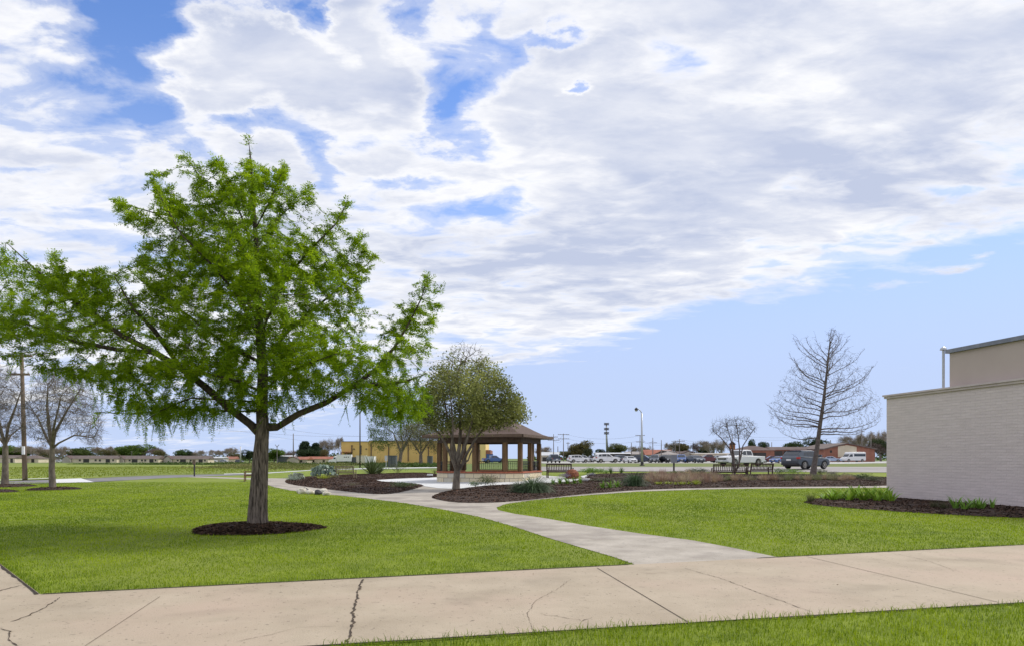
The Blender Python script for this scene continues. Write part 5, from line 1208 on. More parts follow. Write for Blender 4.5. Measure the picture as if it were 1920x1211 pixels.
def brick_gable():
    Y = 190; X = lambda p: (p-HX)/F*Y; z = lambda y: CH+(HY-y)/F*Y; c = X(1588); zg = .68
    g = thing('brick_hall', (c, Y, zg), 0, 'red brick hall with a wide low gable behind the shuttle bus', 'building')
    a, b, m = X(1546)-c, X(1640)-c, X(1588)-c; ze = z(841.5)-zg; zt = z(831.5)-zg
    V = [(a, 0, -.1), (b, 0, -.1), (b, 0, ze), (m, 0, zt), (a, 0, ze)]; V += [(x, 18, q) for x, y, q in V]; n = 5
    MB().add(V, [tuple(range(5)), tuple(reversed(range(5, 10)))]+[(i, (i+1) % n, n+(i+1) % n, n+i) for i in range(n)]).build('wall', M['brickfar'], g)
    mb = MB()
    for s, (ex, ez) in ((-1, (a-.5, ze-.1)), (1, (b+.5, ze-.1))):
        V = []
        for y in (-.6, 18.5): V += [(ex, y, ez), (m, y, zt+.05), (m, y, zt+.35), (ex, y, ez+.3)]
        mb.add(V, [(0, 1, 2, 3), (7, 6, 5, 4), (0, 4, 5, 1), (1, 5, 6, 2), (2, 6, 7, 3), (3, 7, 4, 0)])
    mb.build('roof', M['hroof'], g)
    MB().add([(X(1571)-c, -.03, z(856)-zg), (X(1606)-c, -.03, z(856)-zg), (X(1606)-c, -.03, z(837)-zg), (m, -.03, z(833.6)-zg), (X(1571)-c, -.03, z(836)-zg)], [(0, 1, 2, 3, 4)]).build('gable_panel', M['hwall'], g)
    MB().box(X(1556)-c, X(1560)-c, -.06, 0, z(848)-zg, z(843.5)-zg).build('window', M['shade'], g)
brick_gable()

# ------------------------------------------------------------------ poles, lamps, signs, wires
def pole(px, Y, ytop, label, m='greypole', arms=((.3, 2.4),), r=.14, name='utility_pole', rz=0, lean=0, cat='utility pole', ins=True, group=None):
    b = gp(px, Y); H = CH+(HY-ytop)/F*Y-b[2]; g = thing(name, b, rz, label, cat, group)
    MB().tube([(0, 0, -.1), (lean*.5, 0, H*.5), (lean, 0, H)], [r, r*.85, r*.65], 10).build('pole_shaft', M[m], g, smooth=True)
    for d, w in arms:
        mb = MB().box(-w/2+lean, w/2+lean, -r-.10, -r*.7, H-d-.07, H-d+.07); mb.build('crossarm', M[m], g)
        if ins:
            mb = MB()
            for t in (-.46, -.25, .25, .46): mb.lathe([(.05, H-d+.075), (.07, H-d+.12), (.04, H-d+.22)], 6, 'z', (w*t+lean, -r-.05, 0))
            mb.build('insulators', M['steel'], g)
    return g, H, b
g1, H1, b1 = pole(47, 50, 661, 'tall brown wooden utility pole at the far left beside the street', 'pole', ((.25, 1.8), (1.6, 1.4)), .17, lean=-.25)
MB().box(-.05, .12, -.28, -.17, 1.9, 2.5).build('meter_box', M['white'], g1)
pole(675, 120, 770, 'tall thin dark pole rising left of the warehouse downpipes', 'darksteel', ((1.2, .0001),), .13, ins=False)
g2 = pole(550, 330, 812, 'tall plain grey steel pole right of the cypress trunk', 'greypole', (), .3, name='steel_pole')
pole(451, 330, 836, 'white steel pole left of the cypress trunk', 'steel', (), .4, name='steel_pole')
for px, Y, yt, lb in [(393, 480, 845, 'first thin pole above the third long house'), (425, 480, 845.5, 'left one of two thin poles near the white steel pole'), (432, 480, 845, 'right one of two thin poles near the white steel pole'), (58, 420, 838, 'thin pole behind the second cream house'), (116, 420, 838, 'thin pole left of the first grey gable'), (247, 400, 845, 'short lamp like pole in front of the second long house'), (534, 380, 842, 'thin pole right of the two headed lamp'), (529, 400, 840, 'thin pole touching the two headed lamp'), (628, 330, 835, 'thin pole left of the warehouse corner')]:
    pole(px, Y, yt, lb, 'greypole', ((.3, 1.6),), .13, ins=False)
for px, Y, yt, arms, lb in [(1038, 210, 813, ((.9, 2.6), (1.9, 3.6), ), 'left tall pole with two crossarms right of the gazebo'), (1056.5, 205, 812, ((.3, 3.4), (1.6, 3.4)), 'right tall pole with two crossarms right of the gazebo'),
        (1046, 220, 836, (), 'short bare pole between the two tall crossarm poles'), (1065, 230, 828, ((.4, 1.2),), 'short pole with transformer left of the olive yellow tree'), (1200, 190, 815, ((.1, 2.6), (1.9, 2.2)), 'crossarm pole just behind the lamp post'),
        (1224, 200, 820, ((1.5, 2.4),), 'pole with one low crossarm right of the lamp post'), (1240, 200, 824, (), 'bare pole in front of the red tiled roof'), (1184, 230, 829, (), 'short thin pole left of the lamp post'), (1266, 230, 825, ((.3, 2.6), (1.3, 2.6)), 'far crossarm pole left of its taller neighbour behind the grey hipped roof'),
        (1274, 200, 822.5, ((.6, 3.0),), 'taller crossarm pole behind the grey hipped roof'), (1373, 220, 813, ((.2, 1.6),), 'pole seen through the crape myrtle'), (1344, 260, 829, (), 'thin bare pole left of the crape myrtle'), (1447, 260, 828, (), 'short stub pole over the brown roof'),
        (1557, 230, 824, (), 'thin pole left of the brick gable'), (1616, 200, 805, ((.6, 1.4),), 'left of two tall poles right of the brick gable'), (1633, 205, 807, ((.6, 2.0),), 'right of two tall poles right of the brick gable')]:
    pole(px, Y, yt, lb, 'greypole', arms, .15 if Y < 215 else .17)
def lamp():
    b = G(1204, 872.6); Y = b[1]; H = CH+(HY-773.5)/F*Y-b[2]; g = thing('street_lamp', b, 0, 'single curved arm street lamp on a tall grey pole at the road', 'street lamp')
    MB().tube([(0, 0, 0), (-.03, 0, H*.5), (-.06, 0, H)], [.15, .12, .09], 12).build('pole_shaft', M['steel'], g, smooth=True)
    MB().lathe([(.32, 0), (.32, .1), (.2, .16), (.2, .5)], 12).build('base', M['darksteel'], g)
    u = Y/F
    MB().tube([(-.06, 0, H-.05), (-2.5*u, 0, H+3*u), (-5*u, 0, H+6*u), (-8.5*u, 0, H+7.5*u)], [.06, .055, .05, .045], 8).build('arm', M['steel'], g, smooth=True)
    MB().tube([(-8*u, 0, H+7.4*u), (-10*u, 0, H+7.0*u), (-13.5*u, 0, H+5.6*u)], [.09, .26, .14], 10).build('lamp_head', M['darksteel'], g)
    MB().lathe([(.19, -.12), (.12, -.22), (.03, -.26)], 10, 'z', (-11.2*u, 0, H+6.5*u)).build('lens', M['lens'], g)
lamp()
def tower():
    Y = 330; b = gp(1137, Y); H = CH+(HY-792)/F*Y-b[2]; g = thing('light_tower', b, 0, 'tall tower with three tiers of floodlights above the parking lot', 'tower')
    MB().tube([(.6, 0, 0), (0, 0, H*.75), (0, 0, H)], [.75, .35, .3], 12).build('mast', M['steel'], g, smooth=True)
    for d in (.6, 3.0, 5.0):
        mb = MB().box(-1.1, 1.1, -.1, .1, H-d-.08, H-d+.08)
        for k in range(5):
            for r_ in range(2): mb.lathe([(.10, 0), (.26, -.45), (.26, -.5)], 8, 'y', (-1.0+k*.5, 0, H-d+.35-r_*.7))
        mb.build('floodlight_tier', M['darksteel'], g)
tower()
def twin():
    Y = 200; b = gp(519.5, Y); H = CH+(HY-834.5)/F*Y-b[2]; g = thing('twin_lamp', b, 0, 'two headed street lamp in a Y shape right of the cypress trunk', 'street lamp')
    MB().tube([(0, 0, 0), (0, 0, H)], [.14, .09], 8).build('pole_shaft', M['greypole'], g)
    for s in (-1, 1): MB().tube([(0, 0, H-.6), (s*.35, 0, H-.05), (s*.55, 0, H+.25)], [.06, .06, .12], 6).build('lamp_head', M['greypole'], g)
twin()
def signs():
    # brown birdhouse style sign on the left lawn edge
    b = G(364.5, 892.4); u = b[1]/F; H = (892.4-864)*u; g = thing('trail_sign', b, 0, 'small brown wooden sign on a thin dark post, left of the cypress', 'sign')
    MB().box(-.05, .05, -.05, .05, 0, H).build('sign_post', M['darksteel'], g); MB().box(-.14, .14, -.10, -.055, H-.28, H+.16).build('sign_board', M['pole'], g, bevel=.01)
    b = G(1263.5, 889.2); u = b[1]/F; g = thing('information_sign', b, 0, 'grey square sign panel on a dark post in the right bed', 'sign'); H = (889-853)*u
    MB().box(-.055, .055, -.05, .05, 0, H).build('sign_post', M['darksteel'], g); MB().box(-.22, .22, -.10, -.055, H-.55, H+.05).build('sign_board', M['panel'], g, bevel=.01)
    b = gp(724, 110); u = 110/F; g = thing('street_sign', b, 0, 'small pale sign on a thin post left of the dark grey cabinet', 'sign')
    MB().box(-.05, .05, -.05, .05, 0, 1.9).build('sign_post', M['steel'], g); MB().box(-.22, .22, -.09, -.055, 1.3, 2.1).build('sign_board', M['steel'], g, bevel=.01)
    # nesting box in the crape myrtle
    b = G(1373, 893.5); u = b[1]/F; H = (893.5-842)*u; g = thing('birdhouse', b, 0, 'orange brown birdhouse on a pole among the crape myrtle stems', 'birdhouse')
    MB().tube([(0, 0, 0), (0, 0, H)], .03, 8).build('pole_shaft', M['darksteel'], g); MB().box(-.17, .17, -.14, .14, H, H+.38).build('box_body', M['bird'], g, bevel=.01)
    MB().add([(-.23, -.2, H+.36), (.23, -.2, H+.36), (.23, .2, H+.36), (-.23, .2, H+.36), (0, -.2, H+.56), (0, .2, H+.56)], [(0, 1, 4), (2, 3, 5), (1, 2, 5, 4), (3, 0, 4, 5), (0, 1, 2, 3)]).build('box_roof', M['brownroof'], g)
    MB().lathe([(.035, -.145), (.035, -.142)], 10, 'y', (0, 0, H+.24)).build('entrance_hole', M['shade'], g)
signs()
def wire(pts, label, r=.012, sag=1.0, name='power_line'):
    mb = MB()
    for i in range(len(pts)-1):
        a, b = Vector(pts[i]), Vector(pts[i+1]); P = []
        for k in range(13): t = k/12; q = a.lerp(b, t); q.z -= sag*4*t*(1-t); P.append(q)
        mb.tube(P, r, 4, False)
    o = mb.build(name, M['wire']); tag(o, label, 'power line', 'overhead power lines'); return o
wire([at(-60, 690, 50), at(47, 668, 49.8), at(230, 738, 75), at(480, 794, 110), at(675, 817, 120)], 'highest overhead wire running from the brown pole behind the cypress', .013, .4)
wire([at(-60, 712, 50), at(47, 700, 49.8), at(230, 757, 75), at(480, 812, 110), at(675, 832, 120)], 'second overhead wire from the brown pole behind the cypress', .011, .4)
wire([at(-60, 800, 60), at(200, 785, 70), at(460, 808, 100), at(675, 817, 120), at(900, 822, 150)], 'long low wire crossing behind the cypress trunk to the thin dark pole', .016, .3)
wire([at(1038, 817, 210), at(1056.5, 813, 205), at(1200, 816, 190), at(1224, 826, 200), at(1274, 823, 200), at(1373, 816, 220), at(1616, 808, 200)], 'upper wire strung from the gazebo side poles to the brick gable poles', .022, 1.2)
wire([at(1038, 823, 210), at(1056.5, 820, 205), at(1200, 826, 190), at(1274, 827, 200), at(1373, 821, 220), at(1633, 812, 205)], 'lower wire strung across the parking lot poles', .022, 1.2)

# ------------------------------------------------------------------ garden plants and stones
def strap_proto(name, n, L, W, up, droop, seed, m='plant', segs=4, base=.05):
    r = np.random.default_rng(seed); V = []; Fq = []; T = []
    for i in range(n):
        a = r.uniform(0, 6.28); l = L*r.uniform(.6, 1.1); w = W*r.uniform(.7, 1.2); el = r.uniform(up[0], up[1]); p = np.array([math.cos(a)*base*r.random(), math.sin(a)*base*r.random(), 0.]); s = np.array([-math.sin(a), math.cos(a), 0]); o = len(V); t = float(np.clip(r.normal(.5, .25), 0, 1.2))
        for k in range(segs+1):
            f = k/segs; ww = w*(1-f**1.8)*(.5+min(1, f*3)*.5)+.002; V += [p-s*ww/2, p+s*ww/2]; T += [t, t]
            e = el-droop*f; p = p+np.array([math.cos(a)*math.cos(e), math.sin(a)*math.cos(e), math.sin(e)])*l/segs
        for k in range(segs): Fq.append((o+2*k, o+2*k+1, o+2*k+3, o+2*k+2))
    return Proto(npmesh(name, np.array(V), np.array(Fq), M[m], None, np.array(T)))
def bush_proto(name, n, seed, L=.06, flat=.7, stems=True, wf=.6):
    r = np.random.default_rng(seed); k = 7; C = np.column_stack([r.uniform(-.28, .28, k), r.uniform(-.28, .28, k), r.uniform(.25, .6, k)]); q = r.integers(0, k, n)
    c = C[q]+unit(r.normal(size=(n, 3)))*r.uniform(.05, .24, n)[:, None]**.8*np.array([1.1, 1.1, .9]); c[:, 2] = np.abs(c[:, 2]); V, Fq = leaf_faces(c, unit(r.normal(size=(n, 3))+np.array([0, 0, .5])), unit(r.normal(size=(n, 3))), L*r.uniform(.6, 1.4, n), L*wf*r.uniform(.6, 1.4, n))
    if stems:
        m_ = 26; st = np.zeros((m_, 3)); tips = C[r.integers(0, k, m_)]+r.normal(size=(m_, 3))*.1; d = tips-st; ln = np.linalg.norm(d, axis=1); V2, F2 = leaf_faces(st, unit(d), unit(np.cross(d, [0, 1, .1])), ln, .012); Fq = np.concatenate([Fq, F2+len(V)]); V = np.concatenate([V, V2])
    return Proto(npmesh(name, V, Fq, M['plant'], None, np.repeat(np.clip(r.normal(.5, .25, len(V)//4), 0, 1.2), 4)))
PR = dict(lily=strap_proto('lily_plant', 60, .42, .035, (.5, 1.45), 1.5, 51), mound=strap_proto('ornamental_grass', 900, .75, .010, (.35, 1.5), 1.9, 52, segs=5, base=.22), yucca=strap_proto('yucca_plant', 110, .75, .035, (.1, 1.5), .25, 53),
          dry=strap_proto('dry_perennial', 150, .5, .017, (.7, 1.5), .5, 54, base=.3), canna=strap_proto('broad_leaf_plant', 17, .52, .09, (.95, 1.55), .8, 55, base=.10), bush=bush_proto('leafy_bush', 900, 56), twiggy=bush_proto('dry_bush', 420, 57, .05), small=bush_proto('low_shrub', 700, 58, .075))
def cactus_proto(seed, n=70):
    r = np.random.default_rng(seed); mb = MB(); pads = [((0, 0, 0), 0)]
    for i in range(n):
        lvl = r.integers(0, 4); x, y = r.uniform(-.5, .5), r.uniform(-.25, .25); z = .08+lvl*.17+r.uniform(-.04, .04); z *= 1-.7*x*x*2; a = r.uniform(0, 3.14); el = r.uniform(-.5, .5); rr = r.uniform(.08, .12); o = len(mb.v); V = []
        ux = np.array([math.cos(a), math.sin(a), 0]); uz = np.array([-math.sin(a)*math.sin(el), math.cos(a)*math.sin(el), math.cos(el)]); nn = np.cross(ux, uz)
        for side in (-1, 1):
            for k in range(10):
                t = 2*math.pi*k/10; V.append(np.array([x, y, z])+ux*rr*.72*math.cos(t)*.85+uz*rr*math.sin(t)*1.0+nn*side*.012)
        mb.add(V, [tuple(range(10)), tuple(reversed(range(10, 20)))]+[(k, (k+1) % 10, 10+(k+1) % 10, 10+k) for k in range(10)])
    o = mb.build('prickly_pear', M['cact']); return Proto(o)
M['cact'] = mat('cactus_pads', (.12, .18, .13), .7, (.30, .38, .30), 6)
M['cact2'] = mat('silver_foliage', (.25, .29, .22), .8, (.42, .46, .36), 8)
CA = cactus_proto(61, 110)
BRG = (.20, .36, .04); MIDG = (.11, .20, .04); GRYG = (.13, .19, .09); TAN = (.48, .36, .24); DTAN = (.36, .25, .17); YEL = (.38, .44, .05); SILV = (.30, .36, .28)
NAT = {}
def plant(kind, px, py, wpx, hpx, color, label, group=None, cat='plant', lift=.07):
    p = G(px, py); u = p[1]/F
    if kind not in NAT:
        co = np.array([v.co[:] for v in PR[kind].o.data.vertices]); NAT[kind] = (np.percentile(co[:, 0], 97)-np.percentile(co[:, 0], 3), np.percentile(co[:, 2], 97))
    nat = NAT; old = {'lily': (.62, .42), 'mound': (1.15, .52), 'yucca': (1.4, .75), 'dry': (.7, .5), 'canna': (.6, .5), 'bush': (.95, .78), 'twiggy': (.95, .78), 'small': (.95, .78)}
    return PR[kind].put((p[0], p[1], p[2]+lift), RNG.uniform(0, 6.28), (wpx*1.1*u/nat[kind][0],)*2+(hpx*1.08*u/nat[kind][1],), label, cat, group, color)
p = G(608, 894); CA.put((p[0], p[1], .05), 0, (2.1, 2.2, 1.5), 'wide blue green prickly pear clump left of the weathered bench', 'cactus')
p = G(556, 900); o = CA.put((p[0], p[1], .05), 1, (1.15, 1.2, .78), 'silvery low cactus clump at the left tip of the mulch bed', 'cactus'); o.data = o.data.copy(); o.data.materials[0] = M['cact2']
plant('bush', 548, 903, 24, 8, SILV, 'pale silver ground plant at the very left tip of the bed')
plant('yucca', 697, 890, 48, 29, (.11, .15, .05), 'spiky dark yucca right of the weathered bench')
plant('yucca', 711, 889, 30, 22, (.12, .17, .05), 'smaller spiky yucca overlapping the dark one')
plant('twiggy', 745, 889, 26, 20, (.13, .15, .06), 'round twiggy bush below the forked tree', cat='bush')
plant('dry', 607, 899, 26, 8, YEL, 'yellowish straggly plant in front of the prickly pear')
plant('dry', 625, 897, 20, 6, (.22, .2, .07), 'dull yellow low plant between prickly pear and bench')
plant('twiggy', 660, 913, 26, 6, (.22, .2, .12), 'pale dry sprig in the middle of the left mulch bed')
plant('small', 757, 916, 38, 10, (.13, .2, .07), 'low green shrub at the right tip of the left bed', cat='bush')
plant('twiggy', 815, 889, 14, 8, (.12, .12, .05), 'small brown bush at the left end of the gazebo wall', cat='bush')
plant('bush', 910, 914, 30, 19, (.13, .16, .06), 'sparse green bush right of the oak trunk', cat='bush'); plant('twiggy', 925, 911, 22, 17, (.22, .17, .09), 'budding brown bush against the gazebo wall', cat='bush'); plant('small', 892, 914, 20, 9, MIDG, 'small green plant between oak trunk and the sparse bush')
plant('mound', 1000, 927, 66, 26, (.12, .18, .09), 'largest drooping grey green grass mound in front of the gazebo'); plant('mound', 973, 926, 38, 17, (.10, .15, .08), 'smaller dark grass mound left of the largest one'); plant('mound', 1022, 926, 26, 17, (.14, .16, .09), 'thin grass tuft right of the largest mound')
gl = 'bright strap leaf lilies'
for i, (x, y, w, h, lb) in enumerate([(1037, 911, 16, 11, 'lily clump nearest the largest grass mound'), (1050, 910, 18, 12, 'second lily clump right of the grass mound'), (1063, 910, 18, 13, 'lily clump below the bench front'), (1077, 909.5, 18, 13, 'lily clump below the rusty ball'), (1088, 909, 14, 11, 'rightmost lily clump beside the white basin')]): plant('lily', x, y, w, h, BRG, lb, gl)
gm = 'green plants behind the white basin'
for i, (x, y, w, h, lb) in enumerate([(1100, 889.5, 22, 10, 'bright green leafy plant right of the rusty ball'), (1113, 890, 20, 11, 'middle bright leafy plant behind the basin'), (1126, 890, 20, 10, 'third bright leafy plant before the spiky one'), (1137, 889, 12, 6, 'small bright plant left of the spiky dark tuft')]): plant('small', x, y, w, h, BRG, lb, gm)
plant('yucca', 1145, 888, 13, 11, MIDG, 'left dark spiky tuft at the back of the right bed'); plant('yucca', 1165, 888, 13, 11, MIDG, 'right dark spiky tuft at the back of the right bed')
plant('small', 1060, 898, 20, 9, (.26, .22, .30), 'lavender grey plant in front of the bench')
plant('small', 1108, 893, 14, 5, (.30, .28, .40), 'tiny lavender plant right of the rusty ball')
for i, (x, y, w, h, lb) in enumerate([(1130, 918, 20, 12, 'lily clump left of the dark green mound, leftmost'), (1143, 918, 20, 13, 'lily clump left of the dark green mound, middle'), (1157, 916, 20, 12, 'lily clump touching the dark green mound')]): plant('lily', x, y, w, h, BRG, lb, 'lilies left of the dark green mound')
plant('mound', 1190, 914, 50, 22, (.07, .12, .05), 'round dark green grass mound in the middle of the right bed'); plant('bush', 1178, 912, 26, 15, (.10, .14, .07), 'grey green shrub merging with the dark mound', cat='bush'); plant('bush', 1135, 905, 44, 8, (.11, .13, .06), 'flat olive plant behind the lilies of the right bed')
gd = 'dry tan perennials in the right bed'
n = 0; r = random.Random(3)
wrd = ['pale', 'straw coloured', 'brown', 'reddish', 'grey tan']
for row, (y0, hh) in enumerate([(906, 13), (900, 13), (896, 11)]):
    for x in range(1215+row*4, 1350, 11):
        plant('dry', x+r.uniform(-3, 3), y0+r.uniform(-1.5, 1.5), r.uniform(14, 20), hh*r.uniform(.8, 1.3), r.choice([TAN, DTAN, (.42, .29, .22), (.5, .40, .27)]), 'dry tan perennial stalks between dark green mound and dark benches', gd)
for x in range(1345, 1600, 10):
    plant('dry', x+r.uniform(-3, 3), 902+r.uniform(-1.5, 1.5), r.uniform(13, 19), r.uniform(9, 13), r.choice([TAN, DTAN, (.26, .27, .13), (.32, .29, .17)]), 'dull dry perennial stalks in front of the benches and bare cypress', 'dull dry stalks along the back of the right bed')
for x in range(1460, 1600, 12): plant('twiggy', x+r.uniform(-3, 3), 899+r.uniform(-1, 1), 16, r.uniform(8, 11), (.17, .18, .10), 'grey green straggly bush behind the dull stalks', 'straggly bushes at the bare cypress foot', 'bush')
for x in range(1230, 1310, 9): plant('lily', x+r.uniform(-2, 2), 911+r.uniform(-1, .5), 13, 6, YEL, 'low yellow green tuft along the front edge of the dry stalks', 'low yellow green tufts')
for x, y, w, h, c, lb in [(1262, 893, 22, 8, MIDG, 'green plant at the foot of the grey sign'), (1277, 892, 16, 7, MIDG, 'green plant right of the grey sign foot'), (1300, 890, 26, 10, (.08, .13, .06), 'dark leafy plant left of the benches'), (1318, 890, 20, 10, (.08, .13, .06), 'dark leafy plant nearest the longer bench'), (1240, 892, 30, 6, (.16, .16, .07), 'pale olive plant left of the grey sign'),
                          (1305, 911, 14, 9, YEL, 'bright yellow green tuft at the right end of the low tufts'), (1462, 890, 22, 10, MIDG, 'green plant right of the shorter bench'), (1487, 890, 32, 9, BRG, 'bright green plant in front of the dark grey hatchback'), (1540, 891, 24, 9, (.13, .16, .07), 'pale plant right of the bare cypress trunk'),
                          (1612, 899, 34, 9, (.06, .11, .03), 'dark green low bush near the pale brick wall'), (1635, 903, 30, 8, (.12, .14, .06), 'olive low bush touching the pale brick wall'), (1560, 893, 20, 7, (.15, .13, .12), 'greyish low plant right of the bare cypress')]: plant('small', x, y, w, h, c, lb)
# plants by the brick wall
gw = 'bright broad leaf plants at the wall corner'
for x, y, w, h in [(1548, 938, 30, 14), (1562, 940, 34, 20), (1578, 938, 36, 24), (1592, 941, 34, 22), (1604, 937, 36, 25), (1618, 941, 36, 23), (1632, 938, 36, 25), (1646, 942, 36, 24), (1658, 940, 36, 26), (1670, 943, 30, 22)]:
    plant('canna', x, y, w, h, (.26, .42, .04), 'bright green broad leaf plant in the row at the corner of the painted wall', gw, lift=.04)
for x, y, w, h, lb in [(1793, 958, 26, 28, 'leftmost broad leaf plant of the group in front of the wall'), (1808, 959, 30, 24, 'second broad leaf plant in front of the wall'), (1824, 957, 28, 24, 'broad leaf plant in the middle of the wall group'), (1838, 958, 26, 22, 'fourth broad leaf plant in front of the wall'), (1861, 957, 14, 22, 'lone upright leaf right of the wall group')]:
    plant('canna', x, y, w, h, (.19, .34, .05), lb, 'broad leaf plants in front of the wall', lift=.04)
for x, y, lb in [(1520, 942, 'sparse dark sprig at the left tip of the wall bed'), (1752, 955, 'thin dry sprig halfway along the wall'), (1770, 957, 'thin dry sprig beside the broad leaf group')]: plant('dry', x, y, 18, 16, (.1, .1, .05), lb, lift=.03)
# stones
def stone(loc, s, m, label, group, seed):
    bm = bmesh.new(); bmesh.ops.create_icosphere(bm, subdivisions=2, radius=1); r = np.random.default_rng(seed)
    P = np.array([v.co[:] for v in bm.verts]); nz = snoise(P, 2.2, seed)
    for v, q in zip(bm.verts, nz): v.co = Vector((v.co.x*s[0], v.co.y*s[1], v.co.z*s[2]))*(1+.13*q)
    me = bpy.data.meshes.new('stone'); bm.to_mesh(me); bm.free(); me.materials.append(M[m]); o = bpy.data.objects.new('stone', me); COL.objects.link(o); o.location = loc; o.rotation_euler = (0, 0, r.uniform(0, 6)); tag(o, label, 'stone', group)
gs = 'stones beside the path'
r = random.Random(5)
for i in range(13):
    x = [563, 567, 571, 576, 580, 585, 590, 597, 602, 606, 610, 615, 592][i]; y = 923+r.uniform(-2.5, 3)+(3.2 if x > 592 else 0); p = G(x, y); s = r.uniform(.12, .21)
    dk = i in (2, 7)
    stone((p[0], p[1], s*.5), (s*1.1, s, s*.75), 'darkrock' if dk else 'rock', ('small dark stone' if dk else 'small white limestone')+' in the '+('left' if x < 588 else 'right')+' heap beside the grey path', gs, 70+i)
p = G(1073, 897); stone((p[0], p[1], .42), (.50, .42, .46), 'rust', 'large round rusty brown ball at the right end of the dark bench', None, 90)
def basin():
    p = G(1097, 903.5); g = thing('bird_basin', (p[0], p[1], .1), 0, 'small white bowl in the bed right of the lilies', 'basin')
    MB().lathe([(.10, 0), (.20, .06), (.33, .2), (.31, .21), (.18, .09), (.02, .07)], 16).build('bowl', M['white'], g, smooth=True)
basin()
p = G(806, 893.5); o = MB().box(-.25, .25, -.12, .12, 0, .16).build('stone_block', M['white'], bevel=.03); o.location = (p[0], p[1], .1); tag(o, 'flat white stone block on mulch at the gazebo left end', 'stone')
# scraps on the grass and a few dead leaves
def litter():
    n = 90; x = RNG.uniform(-6, 12, n); y = RNG.uniform(7, 22, n); ok = ~inpoly(pathP, x, y); x, y = x[ok], y[ok]; n = len(x)
    c = np.column_stack([x, y, gz(x, y)+np.where(inpoly(walkP, x, y), .02, .05)]); V, Fq = leaf_faces(c, unit(np.column_stack([RNG.normal(size=(n, 2)), np.zeros(n)])), unit(np.column_stack([RNG.normal(size=(n, 2)), RNG.normal(size=n)*.3])), RNG.uniform(.015, .035, n), .015)
    o = npmesh('dead_leaves', V, Fq, M['chips'], None, np.repeat(RNG.uniform(0, 2.2, n), 4)); o['kind'] = 'stuff'
litter()

